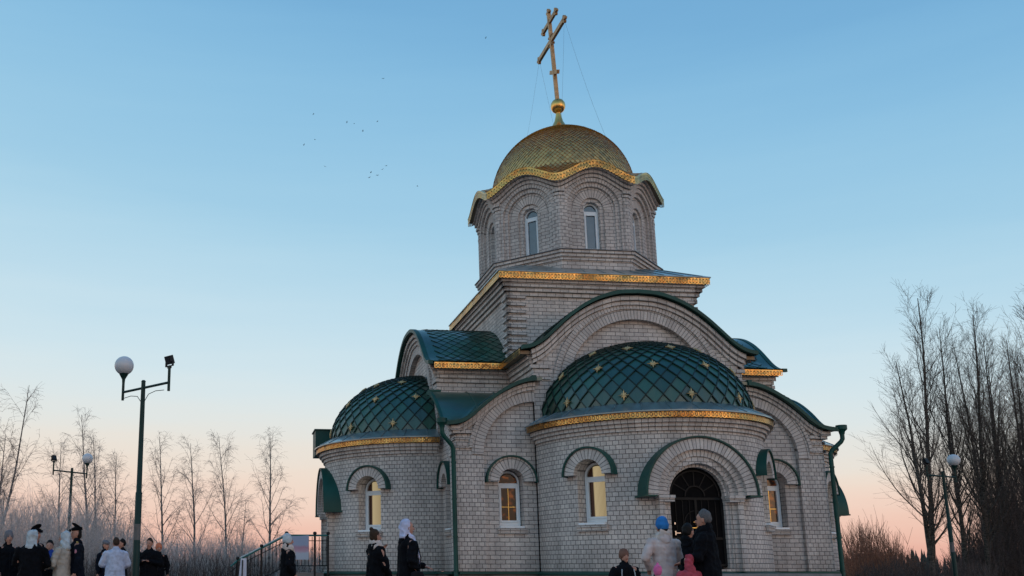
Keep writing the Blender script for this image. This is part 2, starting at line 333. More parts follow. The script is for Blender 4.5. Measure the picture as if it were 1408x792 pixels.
# warm dusk glow low over the horizon behind the photographer
gd = N(nt, 'ShaderNodeVectorMath', operation='DOT_PRODUCT'); gd.inputs[1].default_value = (math.sin(SUN_AZ), math.cos(SUN_AZ), 0)
flat = N(nt, 'ShaderNodeVectorMath', operation='MULTIPLY'); flat.inputs[1].default_value = (1, 1, 0); nt.links.new(tc.outputs['Generated'], flat.inputs[0])
fn = N(nt, 'ShaderNodeVectorMath', operation='NORMALIZE'); nt.links.new(flat.outputs[0], fn.inputs[0]); nt.links.new(fn.outputs[0], gd.inputs[0])
gm = N(nt, 'ShaderNodeMath', operation='MAXIMUM'); gm.inputs[1].default_value = 0; nt.links.new(gd.outputs['Value'], gm.inputs[0])
gp = N(nt, 'ShaderNodeMath', operation='POWER'); gp.inputs[1].default_value = 7.0; nt.links.new(gm.outputs[0], gp.inputs[0])
ab = N(nt, 'ShaderNodeMath', operation='ABSOLUTE'); nt.links.new(sp.outputs['Z'], ab.inputs[0])
ex = N(nt, 'ShaderNodeMath', operation='MULTIPLY'); ex.inputs[1].default_value = -4.2; nt.links.new(ab.outputs[0], ex.inputs[0])
ee = N(nt, 'ShaderNodeMath', operation='EXPONENT'); nt.links.new(ex.outputs[0], ee.inputs[0])
ge = N(nt, 'ShaderNodeMath', operation='MULTIPLY'); nt.links.new(ee.outputs[0], ge.inputs[0]); nt.links.new(gp.outputs[0], ge.inputs[1])
gl = N(nt, 'ShaderNodeVectorMath', operation='SCALE'); gl.inputs[0].default_value = (1.55, .82, .34); nt.links.new(ge.outputs[0], gl.inputs['Scale'])
addv = N(nt, 'ShaderNodeVectorMath', operation='ADD'); nt.links.new(ramp.outputs[0], addv.inputs[0]); nt.links.new(gl.outputs[0], addv.inputs[1])
nsc = N(nt, 'ShaderNodeVectorMath', operation='SCALE'); nsc.inputs['Scale'].default_value = .1; nt.links.new(nish.outputs[0], nsc.inputs[0])
mixv = N(nt, 'ShaderNodeMix', data_type='RGBA'); mixv.inputs['Factor'].default_value = .06
nt.links.new(addv.outputs[0], mixv.inputs['A']); nt.links.new(nsc.outputs[0], mixv.inputs['B'])
nt.links.new(mixv.outputs['Result'], bg.inputs['Color']); bg.inputs['Strength'].default_value = 1.0
sl = bpy.data.lights.new('sun', 'SUN'); sl.energy = .1; sl.angle = math.radians(12); sl.color = (1, .62, .36)
so = bpy.data.objects.new('sun', sl); col.objects.link(so)
d = Vector((math.sin(SUN_AZ)*math.cos(SUN_EL), math.cos(SUN_AZ)*math.cos(SUN_EL), math.sin(SUN_EL)))
so.rotation_euler = d.to_track_quat('Z', 'Y').to_euler(); so.location = d*50+Vector((0, 0, 20))
scn.view_settings.view_transform = 'Standard'; scn.view_settings.look = 'None'; scn.view_settings.exposure = .06; scn.view_settings.gamma = 1

# ------------------------------------------------------------------ ground
g = G(); n = 40
def gz(x, y):
    r = math.hypot(x, y-20)
    return -max(0, r-70)*.012
xs = [-3000, -1200, -500, -250, -150, -100, -70, -50, -30, -15, 0, 15, 30, 50, 70, 100, 150, 250, 500, 1200, 3000]
for i in range(len(xs)-1):
    for j in range(len(xs)-1):
        q = [(xs[i], xs[j]+20), (xs[i+1], xs[j]+20), (xs[i+1], xs[j+1]+20), (xs[i], xs[j+1]+20)]
        g.poly([(x, y, max(-8, gz(x, y))) for x, y in q], q)
M['ground'] = plain('frozen_ground', (.10, .085, .075), .95, noise=.35, scale=.8, bump=.5)
tag(g.build('ground', M['ground']), kind='structure')
g = G()
pav = [(-12, 6), (22, 6), (22, 24), (-12, 24)]
g.poly([(x, y, .004) for x, y in pav], pav)
M['paving'] = brickmat('concrete_pavers', .2, .1, .5, (.2, .195, .19, 1), (.16, .155, .15, 1), (.07, .07, .065, 1), .006)
tag(g.build('pavement', M['paving']), kind='structure')


# ------------------------------------------------------------------ THE CHURCH
ROT = .11
church = empty('church', (8, 32, 0), ROT)
tag(church, 'grey brick Orthodox church with gold onion dome and green zakomara roofs', 'church')
def copy_tree(o, parent, rz=None):
    c = o.copy(); col.objects.link(c); c.parent = parent
    if rz is not None: c.rotation_euler = (0, 0, rz)
    for ch in list(o.children): copy_tree(ch, c)
    return c
quad = []      # parts repeated on the four sides
def P4(o): quad.append(o); return o

W0 = 5.4; RA = 3.1; ZB = .98
mpF = lambda s, d, z: (s, -W0-d, z)                 # front plane
def mpA(s, d, z):                                    # apse cylinder, s = arc length
    a = s/RA; return ((RA+d)*math.sin(a), -W0-(RA+d)*math.cos(a), z)
def plane(az, R, c=(0, -W0)):
    """flat frame standing tangent to the apse at azimuth az, d measured outward from radius R"""
    ca, sa = math.cos(az), math.sin(az)
    return lambda s, d, z: (c[0]+(R+d)*sa+s*ca, c[1]-(R+d)*ca+s*sa, z)

BIG = [(0, 8.9), (.6, 8.855), (1.2, 8.67), (1.7, 8.40), (2.1, 8.10), (2.45, 7.78), (2.75, 7.5), (3.0, 7.32), (3.25, 7.21), (3.55, 7.16)]
CH = [(3.0, 6.28), (3.4, 6.23), (3.8, 6.08), (4.2, 5.85), (4.6, 5.55), (4.95, 5.24), (5.25, 5.06), (5.5, 5.0), (5.75, 4.98)]
big = lambda s: spline(BIG, abs(s))
chz = lambda s: spline(CH, abs(s))
bigpts = [(x, big(x)) for x in frange(-3.5, 3.5, .1)]

# --- arm gable
g = G()
wall(g, -3.12, 3.12, ZB, lambda s: big(s)-.1, [(-2.1, 2.1, 5.0, arch(0, 2.1, 6.03))], mpF, .14, step=.12)
wall(g, -2.3, 2.3, 4.4, lambda s: min(8.3, big(s)-.3), [], lambda s, d, z: mpF(s, d-.13, z), .3, step=.2)
ring(g, 0, 6.03, 2.103, 2.42, .0, PI, -.02, .035, mpF, 1, 60)
ring(g, 0, 6.03, 2.42, 2.56, .08, PI-.08, -.02, .075, mpF, 1, 60)
for k, (t, o) in enumerate(((.13, .2), (.13, .13), (.12, .07))):
    ribbon(g, [(s*(1-.012*k), z-.1-.125*k) for s, z in bigpts if abs(s) < 3.3], t, -.1, o, mpF, 0)
for zz_, o in ((6.62, .05), (6.3, .05), (4.9, .06), (4.72, .1)):    # impost courses on the gable pilasters
    for sg in (-1, 1):
        a, b = sorted((sg*2.62, sg*3.2)); g.box(a, b, -W0-o, -W0+.05, zz_, zz_+.10)
for sg in (-1, 1):                                  # narrow sunk slot beside the arch
    a, b = sorted((sg*2.3, sg*2.5))
P4(g.build('gable_wall', [M['brick'], M['vous']], church))
# --- arm side walls
for sg in (-1, 1):
    g = G()
    mpS = lambda s, d, z: (sg*(3.10+d), -s, z)
    wall(g, 2.9, W0-.003, 5.0, lambda s: 7.0, [], mpS, .3, step=.5, ends=False)
    for k, o in enumerate((.05, .11, .17)): g.box(*sorted((sg*3.0, sg*(3.10+o))), -W0+.0, -2.9, 6.62+.13*k, 6.745+.13*k)
    P4(g.build('arm_side_wall', M['brick'], church))
# --- barrel roof of the arm
def barrel(s, w, lift): # s along profile x, w depth
    e = .02; dz = (big(s+e)-big(s-e))/(2*e); n_ = Vector((-dz, 0, 1)).normalized()
    return (s+n_.x*lift, -w, big(s)+n_.z*lift+.03)
g = G()
X = frange(-3.5, 3.5, .07); Wd = frange(2.8, 5.66, .3)
for a, b in zip(X, X[1:]):
    for w, w2 in zip(Wd, Wd[1:]): g.poly([barrel(a, w2, 0), barrel(b, w2, 0), barrel(b, w, 0), barrel(a, w, 0)])
    g.poly([(a, -5.66, big(a)-.05), (b, -5.66, big(b)-.05), (b, -2.8, big(b)-.05), (a, -2.8, big(a)-.05)])
P4(g.build('barrel_roof', M['green_roof'], church, smooth=True))
g = G(); ribbon(g, [(s, z+.05) for s, z in bigpts], .11, .18, .33, mpF, 0)
P4(g.build('eave_trim', M['green'], church, smooth=True))
g = G()
# arc-length table for shingles
al = [0]; xs_ = frange(0, 3.35, .02)
for a, b in zip(xs_, xs_[1:]): al.append(al[-1]+math.hypot(b-a, big(b)-big(a)))
def s_at(L):
    sg = 1 if L >= 0 else -1; L = abs(L)
    for i in range(len(al)-1):
        if al[i+1] >= L: return sg*(xs_[i]+(xs_[i+1]-xs_[i])*(L-al[i])/(al[i+1]-al[i]))
    return sg*xs_[-1]
def shingle(g, top, left, right, bot, t0, l0, r0, b0, tint):
    j_ = lambda p: tuple(c+random.uniform(-.004, .004) for c in p)
    left, right, bot = j_(left), j_(right), j_(bot)
    g.poly([bot, right, top, left], [(0, 0), (1, 0), (1, 1), (0, 1)], 0, tint)
    g.poly([b0, bot, left, l0], None, 1); g.poly([r0, right, bot, b0], None, 1)  # dark skirts paint the shadow gap under each tile
tw, tl = .34, .17
nL = int(al[-1]/tl)
for j in range(-nL+1, nL):
    if j == 0: continue
    for i in range(0, 16):
        if (i+j) % 2: continue
        w = 2.95+i*tw/2; sg = 1 if j > 0 else -1
        if w+tw/2 > 5.4: continue
        f = lambda jj, ww, l: barrel(s_at(jj*tl), ww, l)
        shingle(g, f(j-sg, w, .008), f(j, w-tw/2, .02), f(j, w+tw/2, .02), f(j+sg, w, .034), None, f(j, w-tw/2, 0), f(j, w+tw/2, 0), f(j+sg, w, 0), random.random())
P4(g.build('roof_shingles', [M['gtile'], M['seam_shade']], church, tint=True))
# --- gold valances along the arm eaves
def lace_strip(g, pts3, h, tooth=.11):
    """pts3: polyline of top edge points; hangs h, with a scalloped lower edge"""
    L = 0; P = [Vector(p) for p in pts3]
    for a, b in zip(P, P[1:]):
        l = (b-a).length; nn = max(1, round(l/(tooth/4)))
        for i in range(nn):
            q0, q1 = a.lerp(b, i/nn), a.lerp(b, (i+1)/nn); u0, u1 = L+l*i/nn, L+l*(i+1)/nn
            e = lambda u: h*(.86+.14*abs(math.sin(PI*u/tooth)))
            g.poly([q0-Vector((0, 0, e(u0))), q1-Vector((0, 0, e(u1))), q1, q0], [(u0, 0), (u1, 0), (u1, 1), (u0, 1)])
        L += l
for sg in (-1, 1):
    g = G(); lace_strip(g, [(sg*3.52, -5.55, 7.16), (sg*3.52, -3.2, 7.16)], .19)
    P4(g.build('gold_valance', M['lace'], church))
    g = G(); g.box(*sorted((sg*3.2, sg*3.5)), -5.5, -3.1, 7.005, 7.10)
    P4(g.build('eave_soffit', M['soffit'], church))

# --- corner chamber walls (both sides of each face)
for sg in (-1, 1):
    g = G()
    a, b = (3.12, W0) if sg > 0 else (-W0, -3.12)
    top = lambda s: chz(s)-.08
    cc = sg*3.12; o = (min(cc, sg*4.62), max(cc, sg*4.62), ZB-.01, lambda s: 4.15+math.sqrt(max(0, 1.5**2-(abs(s)-3.12)**2)))
    wall(g, a, b, ZB, top, [o], mpF, .13, 2, step=.1, ends=False)
    wc = sg*3.85
    wall(g, *sorted((cc, sg*4.75)), ZB, lambda s: chz(s)-.2, [(wc-.35, wc+.35, 2.2, arch(wc, .35, 3.41))], lambda s, d, z: mpF(s, d-.125, z), .34, 0, step=.15, ends=False)
    a0, a1 = (0, PI/2) if sg > 0 else (PI/2, PI)
    ring(g, cc, 4.15, 1.503, 1.84, a0, a1, -.02, .03, mpF, 1, 26)
    ring(g, cc, 4.15, 1.84, 1.93, a0+(.1 if sg > 0 else 0), a1-(0 if sg > 0 else .1), -.02, .07, mpF, 1, 26)
    for k, (t, oo) in enumerate(((.11, .16), (.11, .09))):
        ribbon(g, [(sg*x, chz(x)-.08-.105*k) for x in frange(3.12, 5.42+oo, .1)], t, -.1, oo, mpF, 2)
    for zz_, o_ in ((4.32, .05), (4.55, .04), (4.72, .09)):
        g.box(*sorted((sg*4.95, sg*(5.4+o_))), -W0-o_, -W0+.05, zz_, zz_+.09, 2)
    ring(g, wc, 3.41, .352, .68, 0, PI, -.14, .02, mpF, 1, 24)         # window archivolt
    P4(g.build('chamber_wall', [M['brick'], M['vous'], M['header']], church))
    g = G(); ring(g, wc, 3.41, .682, .722, -.04, PI+.04, -.13, .08, mpF, 0, 28)
    P4(g.build('window_hood', M['green'], church, smooth=True))

# --- windows
def window(mp, c, hw, zb, zs, pane, name='window', sill=True, muntin=False, d=0):
    g = G(); fr = .055
    w = g
    # outer frame with arched head
    for s0, s1 in ((c-hw, c-hw+fr), (c+hw-fr, c+hw)): g.box(s0, s1, d-.04, d+.04, zb, zs, 0, mp)
    g.box(c-hw+fr, c+hw-fr, d-.04, d+.04, zb, zb+fr+.05, 0, mp)
    g.box(c-hw+fr, c+hw-fr, d-.04, d+.04, zs-.10, zs-.02, 0, mp)
    ring(g, c, zs, hw-fr, hw, 0, PI, d-.04, d+.04, mp, 0, 18)
    # sash
    i = hw-fr; sf = .055
    for s0, s1 in ((c-i, c-i+sf), (c+i-sf, c+i)): g.box(s0+.002, s1-.002, d-.02, d+.055, zb+fr+.052, zs-.102, 0, mp)
    for z0, z1 in ((zb+fr+.052, zb+fr+.052+sf), (zs-.102-sf, zs-.102)): g.box(c-i+sf, c+i-sf, d-.02, d+.054, z0, z1, 0, mp)
    root = g.build(name, M['pvc'], church)
    g = G(); a = i-.01
    z0, z1 = zb+.05, zs-.05
    g.poly([mp(c-a, d, z0), mp(c+a, d, z0), mp(c+a, d, z1), mp(c-a, d, z1)], [(0, 0), (1, 0), (1, 2), (0, 2)])
    pts = [(c+a*math.cos(PI*k/16), zs-.02+a*math.sin(PI*k/16)) for k in range(17)]
    g.poly([mp(s, d, z) for s, z in pts], [((s-c)/a*.5+.5, 2+(z-zs)/a) for s, z in pts])
    g.build('pane', M[pane], root)
    if muntin:
        g = G(); zm = (z0+z1)/2-.08
        g.box(c-.008, c+.008, d-.012, d+.012, zb+.1, zs-.12, 0, mp); g.box(c-i+sf, c+i-sf, d-.011, d+.011, zm, zm+.016, 0, mp)
        g.build('muntin', M['brass'], root)
    if sill:
        g = G(); g.box(c-hw-.02, c+hw+.02, d-.02, .06, zb-.05, zb-.008, 0, mp)
        g.build('metal_sill', M['pvc'], root)
        g = G(); 
        g.box(c-hw-.1, c+hw+.1, -.1, .09, zb-.12, zb-.052, 0, mp); g.box(c-hw-.08, c+hw+.08, -.1, .06, zb-.22, zb-.125, 0, mp)
        g.build('brick_sill', M['brick'], root)
    return root
for sg in (-1, 1):
    P4(window(lambda s, d, z: mpF(s, d-.125, z), sg*3.85, .32, 2.2, 3.41, 'glow', muntin=True, d=-.29))

# --- apse
AW = [math.radians(50), math.radians(-50)]
g = G()
hwA = .395
ops = [(a*RA-hwA, a*RA+hwA, 2.2, arch(a*RA, hwA, 3.41)) for a in AW]+[(-.8, .8, ZB+.05, arch(0, .8, 2.82))]
wall(g, -PI/2*RA, PI/2*RA, ZB, lambda s: 4.75, ops, mpA, .46, 2, step=.11, ends=False)
for k, (z0, o) in enumerate(((4.43, .05), (4.53, .11), (4.63, .18))):
    ribbon(g, [(s, z0+.115-.01) for s in frange(-PI/2*RA, PI/2*RA, .11)], .095 if k < 2 else .1, -.05, o, mpA, 2)
P4(g.build('apse_wall', [M['brick'], M['vous'], M['header']], church))
for az in AW:
    g = G(); mp = plane(az, RA+.13); ring(g, 0, 3.41, .397, .68, 0, PI, -.30, 0, mp, 0, 24)
    P4(g.build('window_archivolt', M['vous'], church))
for az in AW:
    mp = plane(az, RA+.13)
    g = G(); ring(g, 0, 3.41, .682, .722, -.04, PI+.04, -.34, .05, mp, 0, 28)
    P4(g.build('window_hood', M['green'], church, smooth=True))
    P4(window(plane(az, RA), 0, .345, 2.2, 3.41, 'curtain', d=-.38))
# portal
mpP = plane(0, RA+.14)
g = G(); zc = 2.82
ring(g, 0, zc, 1.14, 1.42, 0, PI, -.6, 0, mpP, 1, 44)
ring(g, 0, zc, .97, 1.139, 0, PI, -.6, -.11, mpP, 1, 40)
ring(g, 0, zc, .82, .969, 0, PI, -.6, -.22, mpP, 1, 36)
ring(g, 0, zc, .72, .819, 0, PI, -.6, -.31, mpP, 1, 36)
for sg in (-1, 1):
    for a, b, dd in ((.72, .83, -.31), (.83, .945, -.22), (.945, 1.08, -.11)):
        g.box(*sorted((sg*a, sg*b)), -.6, dd, ZB, zc-.16, 0, mpP)
    g.box(*sorted((sg*.70, sg*1.12)), -.6, -.03, zc-.07, zc-.002, 2, mpP)
    g.box(*sorted((sg*.71, sg*1.10)), -.6, -.06, zc-.158, zc-.072, 2, mpP)
P4(g.build('portal', [M['brick'], M['vous'], M['flash'] if 0 else M['brick']], church))
g = G(); ring(g, 0, zc, 1.423, 1.465, -.03, PI+.03, -.7, .05, mpP, 0, 48)
for sg in (-1, 1): g.box(*sorted((sg*1.2, sg*1.52)), -.6, .055, zc-.045, zc-.004, 0, mpP)
P4(g.build('portal_hood', M['green'], church, smooth=True))
# door
g = G(); mpD = plane(0, RA-.32)
g.box(-.74, .74, -.05, 0, ZB+.1, zc, 0, mpD)
pts = [(.74*math.cos(PI*k/24), zc+.74*math.sin(PI*k/24)) for k in range(25)]
g.poly([mpD(s, 0, z) for s, z in pts])
door = g.build('door', M['door'], church)
g = G()
for a, b in ((-.73, -.66), (.66, .73), (-.03, .03)): g.box(a, b, 0, .035, ZB+.12, zc-.05, 0, mpD)
for z in (ZB+.12, 1.75, zc-.09): g.box(-.66, .66, .002, .03, z, z+.06, 0, mpD)
for s in (-.52, -.34, -.16, .16, .34, .52): g.box(s-.008, s+.008, .004, .02, 1.8, zc-.1, 0, mpD)
for r in (.24, .62): ring(g, 0, zc, r, r+.03, 0, PI, 0, .03, mpD, 0, 24)
for k in range(1, 6):
    a = PI*k/6; g.poly([mpD(r*math.cos(a)+o*math.sin(a), .025, zc+r*math.sin(a)-o*math.cos(a)) for r, o in ((.26, -.012), (.62, -.012), (.62, .012), (.26, .012))])
ring(g, 0, 2.15, .3, .32, 0, 2*PI, 0, .02, mpD, 0, 32)
g.build('ironwork', M['doorline'], door)
g = G()
g.box(-.012, .012, .03, .05, 1.98, 2.3, 0, mpD); g.box(-.09, .09, .03, .048, 2.17, 2.19, 0, mpD); g.box(-.2, .2, .03, .048, 2.03, 2.05, 0, mpD)
g.build('gold_cross', M['brass'], door)
g = G()
for z in (1.72, 2.12):
    g = G(); g.box(-.60, -.57, .03, .06, z, z+.05, 0, mpD); g.build('lock', M['steel'], door)
g = G(); g.box(-.60, -.46, .06, .08, 1.9, 1.92, 0, mpD); g.box(-.6, -.57, .03, .07, 1.86, 1.96, 0, mpD)
g.build('door_handle', M['steel'], door)
P4(door)
# threshold porch
g = G(); g.box(-2.1, 2.1, -10.6, -8.35, .0, .93); g.box(-2.4, 2.4, -10.95, -10.6, 0, .62); g.box(-2.7, 2.7, -11.3, -10.95, 0, .31)
g.build('porch_steps', M['concrete'], church)

# apse eave, skirt roof and shingled conch
g = G()
cir = lambda R, z, n=90: [(R*math.sin(a), -W0-R*math.cos(a), z) for a in [(-PI/2+PI*i/n) for i in range(n+1)]]
lace_strip(g, cir(3.385, 4.915, 72), .18)
P4(g.build('gold_valance', M['lace'], church, smooth=True))
g = G()
prof = [(3.05, 4.745), (3.3, 4.75), (3.37, 4.77), (3.375, 4.89)]
lathe(g, prof, 60, (0, -W0, 0), 0, PI, 2*PI)
P4(g.build('eave_soffit', M['soffit'], church, smooth=True))
g = G()
lathe(g, [(3.44, 4.89), (3.44, 4.925), (2.88, 5.22), (2.8, 5.25)], 72, (0, -W0, 0), 0, PI, 2*PI)
for k in range(15):
    a = PI+PI*(k+.5)/15; tube(g, [(3.42*math.cos(a), -W0+3.42*math.sin(a), 4.945), (2.88*math.cos(a), -W0+2.88*math.sin(a), 5.235)], .014, 5)
P4(g.build('skirt_roof', M['skirt'], church, smooth=True))
DZ, DR, DH = 5.15, 2.89, 2.17
def conch(a, ph, lift):   # a azimuth (0 = front), ph 0..pi/2
    r = DR*math.cos(ph)+lift*math.cos(ph); return (r*math.sin(a), -W0-r*math.cos(a), DZ+(DH+lift)*math.sin(ph))
g = G(); nA, nP = 60, 20
for i in range(nA):
    for j in range(nP):
        a, b = -PI/2+PI*i/nA, -PI/2+PI*(i+1)/nA; p, q = PI/2*j/nP, PI/2*(j+1)/nP
        g.poly([conch(a, p, 0), conch(b, p, 0), conch(b, q, 0), conch(a, q, 0)][:4 if j < nP-1 else 3])
dome_part = g.build('apse_dome', M['seam_shade'], church, smooth=True)
g = G(); NT = 21; dt = PI/NT; ph = [.0]
while ph[-1] < 1.42:
    p = ph[-1]; r = DR*math.cos(p); spd = math.hypot(DR*math.sin(p), DH*math.cos(p)); ph.append(p+.60*r*dt/spd)
for j in range(0, len(ph)-1):
    for i in range(0, 2*NT+1):
        if (i+j) % 2: continue
        a = -PI/2+i*dt/2; pb, pm, pt = ph[max(j-1, 0)], ph[j], ph[j+1]
        aL, aR = max(a-dt/2, -PI/2), min(a+dt/2, PI/2)
        if j == 0: 
            g.poly([conch(aL, pm, .02), conch(aR, pm, .02), conch(a, pt, .008)], None, 0, random.random()); continue
        shingle(g, conch(a, pt, .008), conch(aL, pm, .026), conch(aR, pm, .026), conch(a, pb, .045), None, conch(aL, pm, 0), conch(aR, pm, 0), conch(a, pb, 0), random.random())
        # standing lock seams along the lower edges
        for (s0, p0) in ((aL, pm), (aR, pm)):
            e = .0035
            A, B = Vector(conch(s0, p0, .045)), Vector(conch(a, pb, .06))
            A0, B0 = Vector(conch(s0, p0, 0.0)), Vector(conch(a, pb, 0.0)); dv = (B-A).cross(B-B0).normalized()*.012
            g.poly([A-dv, B-dv, B+dv, A+dv], None, 1); g.poly([A-dv, B-dv, B0-dv*1.5, A0-dv*1.5], None, 1); g.poly([A+dv, B+dv, B0+dv*1.5, A0+dv*1.5], None, 1)
g.build('dome_shingles', [M['gtile'], M['seam_shade']], dome_part, tint=True)
def star_mesh(a, p, r=.15):
    g = G(); n_ = Vector(conch(a, p, 1.0))-Vector(conch(a, p, 0)); n_.normalize()
    t = Vector((math.cos(a), math.sin(a), 0)); up = n_.cross(t); up = -up if up.z < 0 else up
    c = Vector(conch(a, p, .075)); k = 16
    rad = lambda i: r*(1.0 if i % 4 == 0 else (.62 if i % 4 == 2 else .36))
    pts = [c+(t*math.sin(2*PI*i/k)+up*math.cos(2*PI*i/k))*rad(i) for i in range(k)]
    top = c+n_*.02
    for i in range(k): g.poly([pts[i], pts[(i+1) % k], top]); g.poly([pts[i], pts[(i+1) % k], pts[(i+1) % k]-n_*.03, pts[i]-n_*.03])
    return g
for row, azs in ((.12, (-64, -32, 1, 33, 64)), (.53, (-78, -48, -16, 17, 48, 78)), (.89, (-64, -32, 3, 34, 64))):
    for az in azs: star_mesh(math.radians(az), row, .15).build('star', M['star'], dome_part)
P4(dome_part)

# plinth
g = G(); g.box(-5.5, 5.5, -5.5, -4.5, 0, .9)
lathe(g, [(RA+.1, 0), (RA+.1, .9), (RA-.3, .93)], 40, (0, -W0, 0), 0, PI, 2*PI)
P4(g.build('plinth', M['concrete'], church))
g = G()
for sg in (-1, 1):
    g.box(*sorted((sg*3.1, sg*5.42)), -5.60, -5.3, .905, .965)
lathe(g, [(RA+.17, .89), (RA+.17, .93), (RA-.1, 1.0)], 40, (0, -W0, 0), 0, PI, 2*PI)
P4(g.build('plinth_flashing', M['green'], church))

# chamber roof (front right corner), then eave trims
g = G(); A = frange(2.95, 5.68, .09)
f = lambda u, w: (u, -w, max(chz(u), chz(w))+.03)
for a, b in zip(A, A[1:]):
    for c, d_ in zip(A, A[1:]):
        g.poly([f(a, d_), f(b, d_), f(b, c), f(a, c)])
    dn = lambda p: (p[0], p[1], p[2]-.09)
    for q0, q1 in ((f(a, 5.68), f(b, 5.68)), (f(5.68, b), f(5.68, a))): g.poly([dn(q0), dn(q1), q1, q0])
    # soffit
    for u0, u1 in ((a, b),):
        g.poly([(u0, -5.68, chz(u0)-.06), (u1, -5.68, chz(u1)-.06), (u1, -5.36, chz(u1)-.06), (u0, -5.36, chz(u0)-.06)])
        g.poly([(5.68, -u0, chz(u0)-.06), (5.68, -u1, chz(u1)-.06), (5.36, -u1, chz(u1)-.06), (5.36, -u0, chz(u0)-.06)])
for w in (3.7, 4.55):                               # standing seams
    tube(g, [(u, -w, f(u, w)[2]+.012) for u in frange(3.0, w, .1)], .012, 5); tube(g, [(w, -u, f(w, u)[2]+.012) for u in frange(3.0, w, .1)], .012, 5)
tube(g, [(u, -u, f(u, u)[2]+.008) for u in frange(3.0, 5.68, .2)], .012, 5)
P4(g.build('chamber_roof', M['green_roof'], church, smooth=True))
cpts = [(u, chz(u)+.045) for u in frange(3.12, 5.74, .1)]
mpR_ = lambda s, d, z: (W0+d, -s, z)
g = G(); ribbon(g, cpts, .11, .24, .33, mpF, 0); ribbon(g, cpts, .11, .24, .33, mpR_, 0)
g.box(3.12, 3.24, -5.69, -5.30, 6.30, 6.36); g.box(5.30, 5.69, -3.24, -3.12, 6.30, 6.36)
P4(g.build('eave_trim', M['green'], church))
# downpipe at the front right corner and front left corner
def pipe(sg):
    g = G()
    tube(g, [(sg*5.72, -5.66, 4.98), (sg*5.84, -5.68, 4.99)], .07, 8)
    lathe(g, [(.0, -.16), (.07, -.14), (.085, -.06), (.15, .0), (.15, .12), (.12, .12), (.1, .02)], 12, (sg*5.84, -5.68, 4.97))
    tube(g, [(sg*5.84, -5.68, 4.86), (sg*5.84, -5.68, 4.70), (sg*5.80, -5.66, 4.62), (sg*5.56, -5.57, 4.38), (sg*5.51, -5.55, 4.28), (sg*5.51, -5.55, 2), (sg*5.51, -5.55, .35), (sg*5.56, -5.6, .2), (sg*5.66, -5.72, .12)], .062, 10)
    for z in (3.9, 2.9, 1.9, 1.0): lathe(g, [(.062, -.02), (.075, -.02), (.075, .02), (.062, .02)], 10, (sg*5.51, -5.55, z)); tube(g, [(sg*5.51, -5.55, z), (sg*5.42, -5.42, z)], .012, 5)
    return g.build('downpipe', M['green'], church, smooth=True)
quad_pipes = [pipe(1), pipe(-1)]

# --- replicate the four sides
for k in (1, 2, 3):
    for o in quad:
        copy_tree(o, church, -k*PI/2)
for o in quad_pipes: copy_tree(o, church, PI)

# --- central cube
g = G()
for k in range(4):
    ca, sa = math.cos(k*PI/2), math.sin(k*PI/2)
    mp = lambda s, d, z, ca=ca, sa=sa: ((3.05+d)*sa+s*ca, -(3.05+d)*ca+s*sa, z)
    wall(g, -3.05, 3.05, 5.0, lambda s: 9.95, [], mp, .2, 0, step=.6, ends=False)
    for sg in (-1, 1):
        z = 7.0
        while z < 9.4:     # dressed quoins
            g.box(*sorted((sg*2.5, sg*3.13)), -.05, .08, z, z+RH*1.0, 0, mp); z += RH*2
    for j, (z0, o) in enumerate(((9.44, .07), (9.57, .14), (9.70, .21), (9.83, .27))):
        g.box(-3.05-o, 3.05+o-.0, -.05, o, z0, z0+.127, 0, mp)
g.build('cube_wall', [M['brick'], M['header']], church)
g = G()
sq = lambda r, z: [(-r, -r, z), (r, -r, z), (r, r, z), (-r, r, z), (-r, -r, z)]
lace_strip(g, sq(3.44, 10.14), .24)
g.build('gold_valance', M['lace'], church)
g = G()
for k in range(4):
    ca, sa = math.cos(k*PI/2), math.sin(k*PI/2)
    mp = lambda s, d, z, ca=ca, sa=sa: (d*sa+s*ca, -d*ca+s*sa, z)
    g.poly([mp(-3.42, 3.42, 9.965), mp(3.42, 3.42, 9.965), mp(3.42, 3.42, 10.11), mp(-3.42, 3.42, 10.11)])
    g.poly([mp(-3.42, 3.42, 9.965), mp(3.42, 3.42, 9.965), mp(3.0, 3.0, 9.965), mp(-3.0, 3.0, 9.965)])
g.build('eave_soffit', M['soffit'], church)
g = G()
for k in range(4):
    ca, sa = math.cos(k*PI/2), math.sin(k*PI/2)
    mp = lambda s, d, z, ca=ca, sa=sa: (d*sa+s*ca, -d*ca+s*sa, z)
    g.poly([mp(-3.47, 3.47, 10.12), mp(3.47, 3.47, 10.12), mp(3.47, 3.47, 10.15), mp(-3.47, 3.47, 10.15)])
    g.poly([mp(-3.47, 3.47, 10.15), mp(3.47, 3.47, 10.15), mp(2.4, 2.4, 10.68), mp(-2.4, 2.4, 10.68)])
    for t in frange(-3.2, 3.2, .64):
        tube(g, [mp(t, 3.45, 10.165), mp(t*2.4/3.47, 2.4, 10.69)], .015, 5)
g.build('cube_roof', M['skirt'], church)

# --- small green dormer standing on the eave behind the left apse
g = G(); g.box(-8.66, -7.6, 1.9, 3.0, 4.95, 5.82); g.box(-8.70, -7.6, 1.86, 3.04, 5.822, 5.86)
g.build('dormer', M['green'], church)
